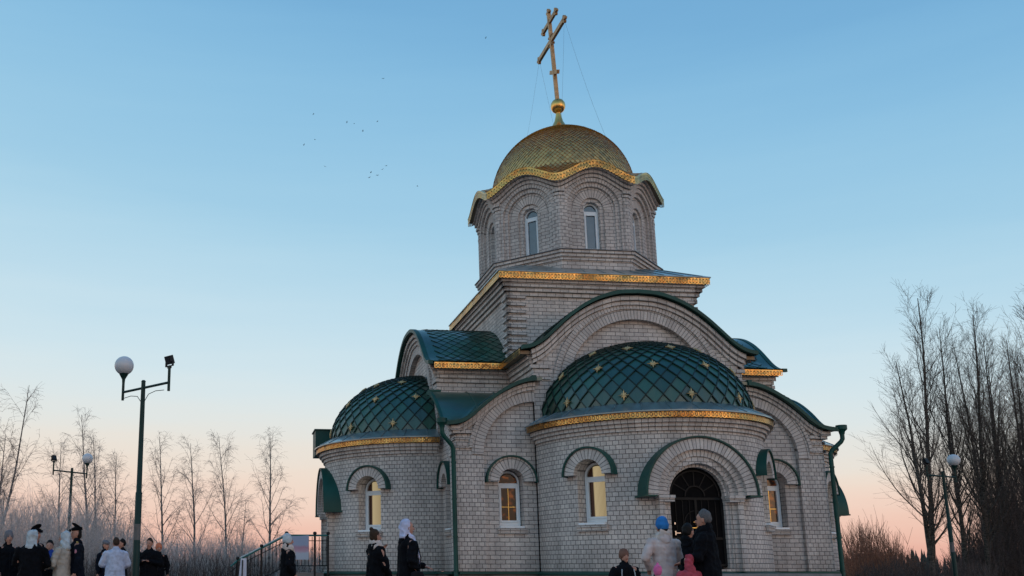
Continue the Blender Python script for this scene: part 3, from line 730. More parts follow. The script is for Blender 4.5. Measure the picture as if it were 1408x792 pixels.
# --- drum
AP = 2.8; HS = AP*math.tan(PI/8)
zE = lambda x: 13.6+.52*(.5*(1+math.cos(PI*x)))**.72      # eave wave, x in -1..1 across one face
g = G(); gw = []
for k in range(8):
    th = k*PI/4; ca, sa = math.cos(th), math.sin(th)
    mk = lambda off: (lambda s, d, z: ((AP+d-off)*sa+s*ca, -(AP+d-off)*ca+s*sa, z))
    wall(g, -HS, HS, 10.1, lambda s: zE(s/HS)-.12, [(-.90, .90, 11.1, arch(0, .90, 12.6))], mk(0), .09, 0, step=.15, ends=False)
    wall(g, -.98, .98, 11.08, lambda s: 13.5, [(-.76, .76, 11.1, arch(0, .76, 12.6))], mk(.075), .09, 0, step=.2, ends=False)
    ring(g, 0, 12.6, .765, .895, 0, PI, -.02, .0, mk(.072), 1, 30)
    ring(g, 0, 12.6, .905, 1.03, .25, PI-.25, -.02, .012, mk(0), 1, 30)
    wall(g, -.84, .84, 11.08, lambda s: 13.4, [(-.40, .40, 11.1, arch(0, .40, 12.6))], mk(.15), .09, 0, step=.2, ends=False)
    ring(g, 0, 12.6, .402, .74, 0, PI, -.02, .004, mk(.15), 1, 30)
    wall(g, -.46, .46, 11.08, lambda s: 13.0, [(-.27, .27, 11.12, arch(0, .27, 12.6))], mk(.21), .3, 0, step=.2, ends=False)
    for j, (dz, o) in enumerate(((.12, .2), (.24, .13), (.36, .06))):
        ribbon(g, [(s*(1+o*.4/1.16), zE(s/HS)-dz+.0) for s in frange(-HS, HS, .12)], .115, -.05, o, mk(0), 2)
    # capitals on the corner lesenes
    for sg in (-1, 1):
        for z0, o in ((12.98, .05), (13.10, .09), (12.7, .03)):
            g.box(*sorted((sg*.98, sg*(HS+o*.41))), -.05, o, z0, z0+.09, 2, mk(0))
        g.box(*sorted((sg*1.0, sg*(HS+.008))), -.05, .02, 11.1, 13.0, 2, mk(0))
    # ledge
    for z0, z1, o in ((10.78, 10.88, .05), (10.885, 10.99, .10), (10.995, 11.08, .155)):
        b_ = HS+o*math.tan(PI/8); g.poly([mk(0)(-b_, o, z0), mk(0)(b_, o, z0), mk(0)(b_, o, z1), mk(0)(-b_, o, z1)], [(-b_, z0), (b_, z0), (b_, z1), (-b_, z1)], 0)
        g.poly([mk(0)(-HS, 0, z0), mk(0)(HS, 0, z0), mk(0)(b_, o, z0), mk(0)(-b_, o, z0)], None, 0); g.poly([mk(0)(-HS, 0, z1), mk(0)(HS, 0, z1), mk(0)(b_, o, z1), mk(0)(-b_, o, z1)], None, 0)
g.build('drum_wall', [M['brick'], M['vous'], M['header']], church)
g = G()
for k in range(8):
    th = k*PI/4; ca, sa = math.cos(th), math.sin(th); mp = lambda s, d, z: ((AP+d)*sa+s*ca, -(AP+d)*ca+s*sa, z)
    tt = math.tan(PI/8)
    b_ = HS+.19*tt
    g.poly([mp(-b_, .19, 11.085), mp(b_, .19, 11.085), mp(b_, .19, 11.11), mp(-b_, .19, 11.11)]); g.poly([mp(-b_, .19, 11.11), mp(b_, .19, 11.11), mp(HS-.1*tt, -.1, 11.19), mp(-HS+.1*tt, -.1, 11.19)])
    g.poly([mp(-b_, .19, 11.085), mp(b_, .19, 11.085), mp(HS, 0, 11.085), mp(-HS, 0, 11.085)])
g.build('ledge_flashing', M['wire'], church)
for k in range(8):
    th = k*PI/4; ca, sa = math.cos(th), math.sin(th); mp = lambda s, d, z, ca=ca, sa=sa: ((AP-.21+d)*sa+s*ca, -(AP-.21+d)*ca+s*sa, z)
    window(mp, 0, .265, 11.14, 12.6, 'skyglass', sill=False, d=-.17)

# --- gold dome
def eave(th, R_=3.14):
    """th world azimuth; octagonal eave with wavy edge"""
    k = round(th/(PI/4)); x = (th-k*PI/4)/(PI/8); return R_/math.cos(th-k*PI/4), zE(x)
def pol(th, r, z): return (r*math.sin(th), -r*math.cos(th), z)
nth = 160; TH_ = [2*PI*i/nth for i in range(nth+1)]
g = G(); lace_strip(g, [pol(t, *eave(t, 3.15)) for t in TH_], .27, .11)
g.build('gold_valance', M['lace'], church)
g = G()
for a, b in zip(TH_, TH_[1:]):
    for (R0, dz0), (R1, dz1) in (((3.12, -.02), (3.12, -.15)), ((3.12, -.15), (2.62, -.2))):
        q = []
        for t, R_, dz in ((a, R0, dz0), (b, R0, dz0), (b, R1, dz1), (a, R1, dz1)):
            r, z = eave(t, R_); q.append(pol(t, r, z+dz))
        g.poly(q)
g.build('eave_soffit', M['soffit'], church, smooth=True)
CZ, CR, CHt = 14.05, 2.47, 2.54
def domeP(th, t, lift=0):
    """t 0..1 flare, 1..2 vault"""
    if t <= 1:
        re, ze = eave(th, 3.16); r = re+(CR*1.0-re)*t**.6; z = ze+(14.27-ze)*t**1.1
        r += lift*.7; z += lift*.7; return pol(th, r, z)
    a0 = math.asin((14.27-CZ)/CHt); ph_ = a0+(PI/2-a0)*(t-1)
    return pol(th, (CR+lift)*math.cos(ph_)/math.cos(a0), CZ+(CHt+lift)*math.sin(ph_))
g = G(); TT = frange(0, 1, .1)+frange(1, 1.97, .06)[1:]
for a, b in zip(TH_, TH_[1:]):
    for t, u in zip(TT, TT[1:]): g.poly([domeP(a, t), domeP(b, t), domeP(b, u), domeP(a, u)])
lathe(g, [(.56, 16.50), (.46, 16.60), (.35, 16.71), (.25, 16.84), (.16, 17.0), (.11, 17.2), (.08, 17.4)], 24)
gd_ = g.build('gold_dome', M['gold'], church, smooth=True)
g = G(); NG = 96; dt = 2*PI/NG; tp = [.06]
tt_, nxt = .06, 0.0
while tt_ < 1.94:            # rows spaced by arc length so the scales stay even over the flare
    A, B = Vector(domeP(.1, tt_)), Vector(domeP(.1, tt_+.002)); tt_ += .002; nxt += (B-A).length
    if nxt >= .5*math.hypot(A.x, A.y)*dt: tp.append(tt_); nxt = 0.0
for j in range(1, len(tp)-1):
    for i in range(2*NG):
        if (i+j) % 2: continue
        a = i*dt/2; D = lambda a_, t_, l: domeP(a_, t_, l)
        shingle(g, D(a, tp[j+1], .006), D(a-dt/2, tp[j], .02), D(a+dt/2, tp[j], .02), D(a, tp[j-1], .034), None, D(a-dt/2, tp[j], 0), D(a+dt/2, tp[j], 0), D(a, tp[j-1], 0), random.random())
g.build('dome_shingles', [M['goldtile'], M['goldseam_shade']], gd_, tint=True)
# orb, cross and guy wires
g = G(); lathe(g, [(.001, 17.34), (.1, 17.36), (.19, 17.42), (.25, 17.52), (.265, 17.62), (.25, 17.72), (.19, 17.82), (.1, 17.88), (.001, 17.9)], 24)
g.build('orb', M['gold'], church, smooth=True)
g = G()
TOPZ = 21.45
def bar(y0, z0, y1, z1, hw=.055, hx=.045):
    d_ = Vector((0, y1-y0, z1-z0)).normalized(); n_ = Vector((0, -d_.z, d_.y))*hw; x = Vector((hx, 0, 0)); A, B = Vector((0, y0, z0)), Vector((0, y1, z1))
    c = [A-n_-x, A+n_-x, B+n_-x, B-n_-x, A-n_+x, A+n_+x, B+n_+x, B-n_+x]
    for q in ((0,1,2,3),(7,6,5,4),(0,4,5,1),(1,5,6,2),(2,6,7,3),(3,7,4,0)): g.poly([c[i] for i in q])
def knob(y, z, r=.09):
    for dy, dz in ((0, 0), (r, 0), (-r, 0), (0, r), (0, -r)):
        tube(g, [(-.05, y+dy, z+dz), (.05, y+dy, z+dz)], r*.62, 10)
bar(0, 17.85, 0, 21.35, .06, .06)
bar(-1.4, 20.25, 1.4, 20.25, .075, .05); bar(-.68, 21.0, .68, 21.0, .07, .045); bar(.36, 19.15, -.36, 18.80, .07, .05)
for y, z in ((-1.42, 20.25), (1.42, 20.25), (-.7, 21.0), (.7, 21.0), (0, 21.4)): knob(y, z)
for y, z in ((.16, 20.42), (-.16, 20.42), (.16, 20.08), (-.16, 20.08)): knob(y, z, .03)
cross = g.build('cross', M['cross'], church)
cross.location = (0, 0, 17.6); cross.rotation_euler = (0, math.radians(-2.8), 0)
for v in cross.data.vertices: v.co.z -= 17.6
for y, a in ((-1.4, -.35), (-1.4, .5), (1.4, PI-.5), (1.4, PI+.5)):
    g = G(); e = Vector((-.13, y, 20.25)); q = Vector(pol(a, 2.22, 15.1)); pts = []
    for i in range(9):
        t = i/8; p = e.lerp(q, t); p.z -= .25*math.sin(PI*t); pts.append(p)
    tube(g, pts, .003, 4)
    g.build('guy_wire', M['wire'], church)

# ------------------------------------------------------------------ street lamps
M['lamp_green'] = plain('lamp_paint_green', (.004, .03, .025), .5, noise=.1, spec=.3)
M['lamp_grey'] = plain('worn_lamp_paint', (.12, .12, .12), .6, noise=.3)
M['globe'] = plain('frosted_globe', (.62, .64, .68), .35, noise=.03)
M['black'] = plain('black_plastic', (.012, .012, .014), .5, noise=.1, spec=.3)
M['glass_dark'] = plain('floodlight_glass', (.03, .03, .035), .1)
def lamp_post(x, y, h, ang, label, group, band=True):
    """pole with a crossarm, a white globe on one end and a floodlight on the other"""
    r = empty('street_lamp', (x, y, 0), ang); tag(r, label, 'street lamp', group)
    g = G(); tube(g, [(0, 0, 0), (0, 0, .3)], [.11, .1], 12)
    tube(g, [(0, 0, .25), (0, 0, 2.6), (0, 0, 2.62), (0, 0, h-.6), (0, 0, h)], [.075, .07, .058, .05, .045], 12)
    tube(g, [(0, 0, h), (0, 0, h+.03)], [.055, .03], 10)
    g.build('pole', M['lamp_green'], r, smooth=True)
    if band:
        g = G(); tube(g, [(0, 0, 1.62), (0, 0, 1.95)], [.073, .0725], 12, cap=False); g.build('paint_band', M['lamp_grey'], r, smooth=True)
    g = G(); tube(g, [(-.75, 0, h-.14), (.9, 0, h-.14)], .028, 8)
    tube(g, [(-.75, 0, h-.32), (-.75, 0, h+.12)], .03, 8); tube(g, [(.9, 0, h-.32), (.9, 0, h+.2)], .03, 8)
    for sg in (-1, 1): tube(g, [(sg*.05, 0, h-.45), (sg*.2, 0, h-.30), (sg*.45, 0, h-.26), (sg*.74, 0, h-.28)], .008, 5)
    g.build('crossarm', M['lamp_green'], r, smooth=True)
    g = G(); lathe(g, [(.03, -.18), (.035, -.1), (.09, 0), (.105, .03), (.0, .04)], 14, (-.75, 0, h+.25)); 
    gl = g.build('globe_holder', M['lamp_green'], r, smooth=True)
    g = G(); lathe(g, [(.0, -.205)]+[(.21*math.sin(PI*k/18), -.21*math.cos(PI*k/18)) for k in range(1, 18)]+[(.0, .21)], 28, (-.75, 0, h+.46))
    g.build('globe', M['globe'], r, smooth=True)
    g = G(); g.box(.85, .95, -.02, .02, h+.16, h+.22)
    g.box(.77, .81, -.015, .015, h+.2, h+.3); g.box(.99, 1.03, -.015, .015, h+.2, h+.3); g.box(.77, 1.03, -.015, .015, h+.2, h+.215)
    mpR = lambda a, b, c: (a, b*.9-c*.35, h+.34+c*.94+b*.35)
    g.box(.815, .985, -.06, .05, -.09, .09, 0, mpR)
    fl = g.build('floodlight', M['black'], r)
    g = G(); g.box(.83, .97, -.066, -.061, -.075, .075, 0, mpR); g.build('floodlight_glass', M['glass_dark'], fl)
    return r
p = at(190, 700, 20); lamp_post(p.x, 20, 4.98, math.radians(-43), 'tall dark green lamp post with white globe and floodlight nearest the camera, left of church', 'green lamp posts with globes')
p = at(96, 700, 37); lamp_post(p.x, 37, 4.9, math.radians(236), 'distant lamp post with globe and floodlight rising above frosted brush at far left', 'green lamp posts with globes')
p = at(1305, 720, 33); lamp_post(p.x, 33, 4.35, math.radians(208), 'lamp post with white globe in front of tall bare trees, right of church', 'green lamp posts with globes')

# ------------------------------------------------------------------ railing and banner by the left door
def chpt(u, w, z):
    return Vector((8, 32, 0))+Matrix.Rotation(ROT, 3, 'Z') @ Vector((u, w, z))
M['iron'] = plain('black_iron', (.012, .012, .013), .5, noise=.1, spec=.3)
M['teal'] = plain('teal_rail_paint', (.02, .14, .13), .45, noise=.2)
M['frost'] = plain('frosted_rail_top', (.45, .52, .55), .8, noise=.3, scale=20)
rl = empty('stair_railing', chpt(-9.55, -2.0, 0), ROT); tag(rl, 'black iron stair railing with teal handrail descending left from the church side door', 'railing')
path = [(.95, 1.02), (-.30, 1.02), (-1.75, .28), (-1.95, .1)]
def rz_(x):
    for (a, za), (b, zb) in zip(path, path[1:]):
        if b <= x <= a: return za+(zb-za)*(a-x)/(a-b)
    return path[-1][1]
for yy in (0,):
    g = G(); tube(g, [(x, yy, z+1.02) for x, z in path], .028, 8); rl_h = g.build('handrail', M['teal'], rl, smooth=True)
    g = G(); tube(g, [(x, yy, z+1.055) for x, z in path[1:3]], .022, 6); g.build('frost_cover', M['frost'], rl, smooth=True)
    g = G(); tube(g, [(x, yy, z+.12) for x, z in path], .014, 6); tube(g, [(x, yy, z+.86) for x, z in path], .012, 6); g.build('lower_rail', M['iron'], rl)
    for i, x in enumerate(frange(.9, -1.9, .11)):
        z = rz_(x); g = G(); tube(g, [(x, yy, z+.12), (x, yy, z+.98)], .011, 5)
        if i % 2 == 0: tube(g, [(x-.035, yy, z+.62), (x, yy, z+.68), (x+.035, yy, z+.62), (x, yy, z+.56), (x-.035, yy, z+.62)], .008, 4)
        g.build('baluster', M['iron'], rl)
    for x in (.95, .55, -.30, -1.05, -1.75):
        z = rz_(x); g = G(); tube(g, [(x, yy, 0), (x, yy, z+1.02)], .032, 8)
        lathe(g, [(.03, 0), (.06, .04), (.05, .09), (.0, .11)], 10, (x, yy, z+1.03)); g.build('post', M['iron'], rl, smooth=True)
st = empty('entrance_stair', chpt(-10.3, 0, 0), ROT); tag(st, 'grey concrete side entrance stair behind the iron railing at the left of the church', 'stairs')
g = G(); g.box(.2, 1.6, -1.7, 1.9, 0, .94); g.build('landing', M['concrete'], st)
g = G()
for k in range(6): g.box(.2-.28*(k+1), .2-.28*k-.002, -1.7, 1.9, 0, .94-.155*(k+1))
g.build('steps', M['concrete'], st)
def bannermat():
    m, nt, b = newmat('printed_banner'); tc = N(nt, 'ShaderNodeTexCoord'); sp = N(nt, 'ShaderNodeSeparateXYZ'); nt.links.new(tc.outputs['UV'], sp.inputs[0])
    nz = N(nt, 'ShaderNodeTexNoise', inputs={'Scale': 5.0, 'Detail': 2.0}); nt.links.new(tc.outputs['UV'], nz.inputs['Vector'])
    ad = N(nt, 'ShaderNodeMath', operation='MULTIPLY_ADD'); ad.inputs[1].default_value = .16; nt.links.new(nz.outputs['Fac'], ad.inputs[0]); nt.links.new(sp.outputs['Y'], ad.inputs[2])
    cr = N(nt, 'ShaderNodeValToRGB'); cr.color_ramp.interpolation = 'LINEAR'; nt.links.new(ad.outputs[0], cr.inputs[0])
    E = cr.color_ramp.elements; E[0].position = .34; E[0].color = (.42, .5, .62, 1); E[1].position = .7; E[1].color = (.30, .38, .55, 1)
    e = E.new(.42); e.color = (.48, .36, .48, 1); e = E.new(.58); e.color = (.42, .24, .34, 1)
    nt.links.new(cr.outputs[0], b.inputs['Base Color']); b.inputs['Roughness'].default_value = .6; return m
M['banner'] = bannermat()
g = G()
nx, nz_ = 12, 10
bp = lambda u, v: (-.02+.78*u, -.06-.02*math.sin(7*u+2*v), 1.32+.72*v-.02*math.sin(PI*u)*(v))
for i in range(nx):
    for j in range(nz_):
        a, b, c, d_ = i/nx, (i+1)/nx, j/nz_, (j+1)/nz_
        g.poly([bp(a, c), bp(b, c), bp(b, d_), bp(a, d_)], [(a, c), (b, c), (b, d_), (a, d_)])
        q = lambda p: (p[0], p[1]+.006, p[2])
        g.poly([q(bp(a, c)), q(bp(a, d_)), q(bp(b, d_)), q(bp(b, c))], [(a, c), (a, d_), (b, d_), (b, c)])
bn = g.build('banner', M['banner']); bn.location = chpt(-9.95, -2.0, 0); bn.rotation_euler = (0, 0, ROT)
tag(bn, 'pale blue and pink banner tied to the iron railing beside the church', 'banner')
M['signwhite'] = plain('white_board', (.62, .62, .72), .6, noise=.1)
sb = empty('display_stand', chpt(-11.2, -2.7, 0), ROT-.3); tag(sb, 'white leaning board at the foot of the stair railing, cut by the frame edge', 'sign board')
g = G(); g.poly([(-.14, 0, .1), (.17, 0, .1), (.13, .08, 1.35), (-.04, .08, 1.35)]); g.poly([(-.14, .02, .1), (-.04, .10, 1.35), (.13, .10, 1.35), (.17, .02, .1)])
for a, b in (((-.14, 0, .1), (.17, 0, .1)), ): tube(g, [a, b], .014, 5)
g.build('board', M['signwhite'], sb)
g = G(); tube(g, [(.02, -.02, 0), (.02, .06, 1.3)], .02, 6); tube(g, [(.1, .4, 0), (.06, .1, 1.2)], .012, 5); g.build('strut', M['iron'], sb)

# ------------------------------------------------------------------ bare trees
def barkmat(name, c1, c2):
    m, nt, b = newmat(name); tc = N(nt, 'ShaderNodeTexCoord'); mp = N(nt, 'ShaderNodeMapping'); mp.inputs['Scale'].default_value = (3, 3, 9); nt.links.new(tc.outputs['Object'], mp.inputs['Vector'])
    nz = N(nt, 'ShaderNodeTexNoise', inputs={'Scale': 2.0, 'Detail': 5.0, 'Roughness': .7}); nt.links.new(mp.outputs[0], nz.inputs['Vector'])
    cr = N(nt, 'ShaderNodeValToRGB'); nt.links.new(nz.outputs['Fac'], cr.inputs[0]); cr.color_ramp.elements[0].position = .42; cr.color_ramp.elements[1].position = .6
    cr.color_ramp.elements[0].color = c1; cr.color_ramp.elements[1].color = c2
    nt.links.new(cr.outputs[0], b.inputs['Base Color']); b.inputs['Roughness'].default_value = .9; b.inputs['Specular IOR Level'].default_value = .2
    return m
M['birch'] = barkmat('birch_bark', (.09, .075, .065, 1), (.34, .30, .28, 1))
M['twig'] = barkmat('frosted_twigs', (.26, .20, .18, 1), (.42, .35, .33, 1))
M['aspen'] = barkmat('aspen_bark', (.05, .043, .036, 1), (.14, .12, .10, 1))
M['dtwig'] = barkmat('dark_twigs', (.08, .06, .05, 1), (.17, .13, .11, 1))
M['brush'] = barkmat('frosted_brush', (.42, .36, .34, 1), (.78, .71, .68, 1))
M['rbrush'] = barkmat('sunlit_willow_brush', (.22, .10, .065, 1), (.46, .23, .15, 1))  # sunlight is mixed into the reddish stem colour
M['dbrush'] = barkmat('dark_brush', (.07, .055, .05, 1), (.16, .125, .115, 1))
class T:                                   # fast tube collector without uv work
    def __init__(s): s.v = []; s.f = []
    def tube(s, pts, rads, n=4):
        b = len(s.v); ref = Vector((random.random()-.5, random.random()-.5, .1))
        for i, p in enumerate(pts):
            d = (pts[min(i+1, len(pts)-1)]-pts[max(i-1, 0)])
            r = ref-d*(ref.dot(d)/max(d.length_squared, 1e-9)); r.normalize(); w = d.cross(r); w.normalize()
            for k in range(n):
                a = 2*PI*k/n; s.v.append(p+(r*math.cos(a)+w*math.sin(a))*rads[i])
        for i in range(len(pts)-1):
            for k in range(n):
                k2 = (k+1) % n; s.f.append((b+i*n+k, b+i*n+k2, b+(i+1)*n+k2, b+(i+1)*n+k))
    def mesh(s, name, mat):
        me = bpy.data.meshes.new(name); me.from_pydata([tuple(v) for v in s.v], [], s.f); me.materials.append(mat)
        me.polygons.foreach_set('use_smooth', [True]*len(me.polygons)); return me
def tree_meshes(rng, h, r0, kind, bark, twig, stems=1):
    tk, cr = T(), T()
    def rnd(s): return Vector((rng.uniform(-s, s), rng.uniform(-s, s), rng.uniform(-s, s)))
    def limb(p, d, L, r, lvl, steps):
        pts = [p.copy()]; rads = [r]; q = p.copy(); dd = d.normalized()
        for i in range(steps):
            up = {'birch': (.10, .05, -.13, -.22), 'aspen': (.10, .16, .10, .04), 'shrub': (.1, .12, .1, .05)}[kind][min(lvl, 3)]
            dd = (dd+rnd(.13 if lvl else .035)+Vector((0, 0, up))).normalized()
            q = q+dd*(L/steps); pts.append(q.copy()); rads.append(max(.0032, r*(1-(i+1)/steps*.88)))
        return pts, rads
    def sample(pts, t):
        f = t*(len(pts)-1); i = min(int(f), len(pts)-2); return pts[i].lerp(pts[i+1], f-i), (pts[i+1]-pts[i]).normalized()
    for s_ in range(stems):
        base = Vector((rng.uniform(-.25, .25)*(stems > 1), rng.uniform(-.25, .25)*(stems > 1), -.2))
        hh = h*(1 if s_ == 0 else rng.uniform(.6, .95))
        pts, rads = limb(base, Vector((rng.uniform(-.05, .05), rng.uniform(-.05, .05), 1))+(rnd(.16) if stems > 1 else Vector()), hh, r0*(1 if s_ == 0 else .7), 0, 12)
        tk.tube(pts, rads, 7)
        if s_ == 0: tip = pts[-1].copy()
        nb = int({'birch': 26, 'aspen': 34, 'shrub': 14}[kind]*(.6 if stems > 2 else 1))
        for k in range(nb):
            t = .14+.83*((k+rng.random())/nb)**.9; p, dr = sample(pts, t)
            az = rng.uniform(0, 2*PI); el = rng.uniform(.75, 1.15)
            d = Vector((math.cos(az)*math.cos(el), math.sin(az)*math.cos(el), math.sin(el)))
            L = hh*{'birch': .40, 'aspen': .44, 'shrub': .4}[kind]*(1.12-t)**.8*min(1, .55+t*1.6)*rng.uniform(.55, 1.15); rr = max(.008, r0*.36*(1.1-t))
            b1, r1 = limb(p, d, L, rr, 1, 7); tk.tube(b1, r1, 5)
            for m in range(int(4+L*{'birch': 3.6, 'aspen': 2.6}.get(kind, 3))):
                t2 = rng.uniform(.12, 1); p2, d2 = sample(b1, t2)
                L2 = L*.40*rng.uniform(.4, 1.1)*(1.2-t2*.6)+.1; b2, r2 = limb(p2, d2+rnd(.8), L2, max(.0055, rr*.38*(1.1-t2)), 2, 4); cr.tube(b2, r2, 3)
                for q_ in range(int(2+L2*4)):
                    t3 = rng.uniform(.15, 1); p3, d3 = sample(b2, t3)
                    b3, r3 = limb(p3, d3+rnd(.9), rng.uniform(.2, .6)*(.6+L2*.5), .0045, 3, 3); cr.tube(b3, r3, 3)
    return tk.mesh('trunk', bark), cr.mesh('crown', twig), tip
def place_tree(meshes, top, rz, name, label, cat, group, lean=0):
    """stands the tree so that its tip comes out at the point top"""
    sc = (top.z+.1)/meshes[2].z; wx = sc*rng0.uniform(.85, 1.1)
    r = empty(name, (0, 0, 0), rz); r.rotation_euler = (rng0.uniform(-lean, lean), rng0.uniform(-lean, lean), rz); r.scale = (wx, wx, sc)
    off = r.rotation_euler.to_matrix() @ Vector((meshes[2].x*wx, meshes[2].y*wx, meshes[2].z*sc))
    r.location = (top.x-off.x, top.y-off.y, 0); tag(r, label, cat, group)
    for nm, me in (('trunk', meshes[0]), ('crown', meshes[1])):
        o = bpy.data.objects.new(nm, me); col.objects.link(o); o.parent = r
    return r
rng0 = random.Random(5)
BV = [tree_meshes(random.Random(10+i), 8.0, .085, 'birch', M['birch'], M['twig']) for i in range(3)]
BV.append(tree_meshes(random.Random(31), 8.0, .07, 'birch', M['birch'], M['twig'], stems=4))
AV = [tree_meshes(random.Random(50+i), 12.0, .13, 'aspen', M['aspen'], M['dtwig']) for i in range(3)]
GB = 'bare frosted birches behind the crowd'
birches = [  # px x, px top, distance, variant, label
 (371, 598, 42, 0, 'bare birch nearest the church, directly behind the woman in pale knit hat'),
 (338, 690, 40, 1, 'short bare birch left of the birch nearest the church'),
 (301, 602, 44, 2, 'tall straight birch in the middle between lamp post and railing'),
 (262, 612, 46, 1, 'slanting bare birch second to the right of the near lamp post'),
 (219, 603, 45, 0, 'slender bare birch just right of the near lamp post'),
 (160, 628, 47, 2, 'lone slim birch between the two left lamp posts'),
 (112, 572, 50, 1, 'tall birch directly behind the distant left lamp post'),
 (128, 600, 55, 0, 'fainter birch just right of the distant left lamp post'),
 (84, 610, 52, 2, 'birch top showing left of the distant lamp globe'),
 (40, 532, 44, 3, 'tallest spreading birch clump at the far left'),
 (8, 600, 45, 0, 'birch cut by the left edge of the photo'),
 (-25, 560, 47, 2, 'bare birch outside the left edge with branches reaching in'),
 (195, 665, 55, 3, 'low birch clump behind the near lamp post')]
for i, (x, yt, Y, v, lab) in enumerate(birches):
    place_tree(BV[v], at(x, yt, Y), i*1.7, 'birch_tree', lab, 'tree', GB, .07)
GA = 'tall bare aspens right of the church'
aspens = [
 (1232, 500, 36, 0, 'leftmost tall aspen right of the church, leaning toward it'),
 (1262, 412, 38, 1, 'tallest aspen, whose tip stands highest right of the church'),
 (1292, 455, 39, 2, 'aspen rising just behind the right lamp globe'),
 (1312, 480, 40, 0, 'aspen third from the church, right of the lamp globe'),
 (1338, 436, 38, 1, 'aspen with thin forked top in the middle of the right clump'),
 (1358, 500, 42, 2, 'shorter aspen in the right clump behind the forked one'),
 (1384, 470, 44, 0, 'slim aspen near the right edge of the photo'),
 (1408, 425, 37, 2, 'aspen cut by the right edge of the photo'),
 (1440, 400, 38, 1, 'aspen standing outside the right edge with twigs reaching in'),
 (1296, 520, 45, 1, 'shorter thin aspen behind the right lamp pole'),
 (1375, 540, 48, 1, 'far thin aspen low in the right clump'),
 (1330, 560, 50, 0, 'farthest low aspen filling the middle of the right clump'),
 (1394, 500, 40, 1, 'dense aspen just inside the right edge of the photo'),
 (1352, 470, 41, 0, 'straight aspen right of the forked one')]
for i, (x, yt, Y, v, lab) in enumerate(aspens):
    place_tree(AV[v], at(x, yt, Y), i*2.3+.4, 'aspen_tree', lab, 'tree', GA, .035)

# brush, reeds and far wood: nobody could count it
def brush(name, label, mat, x0, x1, Y0, Y1, hf, n, r=.012, seed=1, cat='undergrowth', twigs=3):
    t = T(); rg = random.Random(seed)
    for i in range(n):
        Y = rg.uniform(Y0, Y1); px = rg.uniform(x0, x1); X = (px-PX)/FPX*Y*1.02
        h = hf(px)*rg.uniform(.45, 1.08); zb = gz(X, Y) if Y > 60 else 0
        p = Vector((X, Y, zb)); d = Vector((rg.uniform(-.16, .16), rg.uniform(-.16, .16), 1)); pts = [p]; 
        for k in range(4): d = d+Vector((rg.uniform(-.12, .12), rg.uniform(-.12, .12), 0)); pts.append(pts[-1]+d.normalized()*h/4)
        t.tube(pts, [r, r*.85, r*.65, r*.5, r*.3], 3)
        for k in range(twigs):
            j = rg.randint(1, 3); q = pts[j]; a = rg.uniform(0, 2*PI); L = h*rg.uniform(.12, .34)
            e = Vector((math.cos(a)*.5, math.sin(a)*.5, rg.uniform(.5, 1.1)))*L
            t.tube([q, q+e*.5+Vector((0, 0, .02)), q+e], [r*.5, r*.42, r*.25], 3)
    me = t.mesh(name, mat); o = bpy.data.objects.new(name, me); col.objects.link(o); tag(o, label, cat, kind='stuff'); return o
def lerpf(P):
    def f(x):
        if x <= P[0][0]: return P[0][1]
        for (a, ya), (b, yb) in zip(P, P[1:]):
            if a <= x <= b: return ya+(yb-ya)*(x-a)/(b-a)
        return P[-1][1]
    return f
brush('brush', 'pale frosted thicket of thin stems behind the people at the left', M['brush'], -60, 440, 33, 44, lerpf([(-60, 3.9), (130, 3.7), (170, 3.0), (220, 2.3), (330, 2.3), (440, 1.9)]), 3900, .009, 3, twigs=8)
brush('brush', 'darker low scrub at the foot of the left birches', M['dbrush'], -60, 440, 30, 33, lerpf([(-60, 1.5), (200, 1.6), (300, 1.7), (440, 1.2)]), 1700, .009, 4, twigs=4)
brush('brush', 'reddish willow scrub with sunlight painted in, just right of the church', M['rbrush'], 1140, 1235, 40, 52, lerpf([(1150, 3.2), (1180, 3.2), (1200, 2.6), (1235, 1.4)]), 900, .013, 5)
brush('brush', 'dark dense undergrowth among the right aspens', M['dbrush'], 1270, 1480, 38, 50, lerpf([(1270, 1.4), (1310, 3.2), (1350, 5.4), (1410, 6.6), (1480, 7)]), 1900, .013, 6, twigs=4)
brush('brush', 'grey brown low scrub below the far wood at the right', M['dbrush'], 1150, 1330, 34, 40, lerpf([(1150, 1.1), (1200, 1.5), (1330, 1.3)]), 1100, .012, 8)
# far conifer wood along the horizon
g = T(); rg = random.Random(9); fv, ff = [], []
for i in range(900):
    Y = rg.uniform(170, 230); px = rg.uniform(-900, 1900); X = (px-PX)/FPX*Y; h = rg.uniform(4.6, 7.6)*(1.0 if px > 900 else .8); zb = max(-8, gz(X, Y)); r = h*rg.uniform(.16, .26)
    for k in range(7):
        z0 = h*(.08+.13*k); z1 = z0+h*.22; rr = r*(1-k/7.4); b = len(fv); m = 7
        for a in range(m): fv.append((X+rr*math.cos(2*PI*a/m+k)*rg.uniform(.7, 1.15), Y+rr*math.sin(2*PI*a/m+k), zb+z0*.93+rg.uniform(-.1, .1)))
        fv.append((X+rg.uniform(-.08, .08), Y, zb+min(z1, h)))
        for a in range(m): ff.append((b+a, b+(a+1) % m, b+m))
me = bpy.data.meshes.new('far_wood'); me.from_pydata(fv, [], ff); M['conifer'] = plain('dark_conifer', (.03, .038, .034), .9, noise=.4, scale=.3); me.materials.append(M['conifer'])
o = bpy.data.objects.new('far_wood', me); col.objects.link(o); tag(o, 'dark distant conifer wood along the horizon', 'wood', kind='stuff')

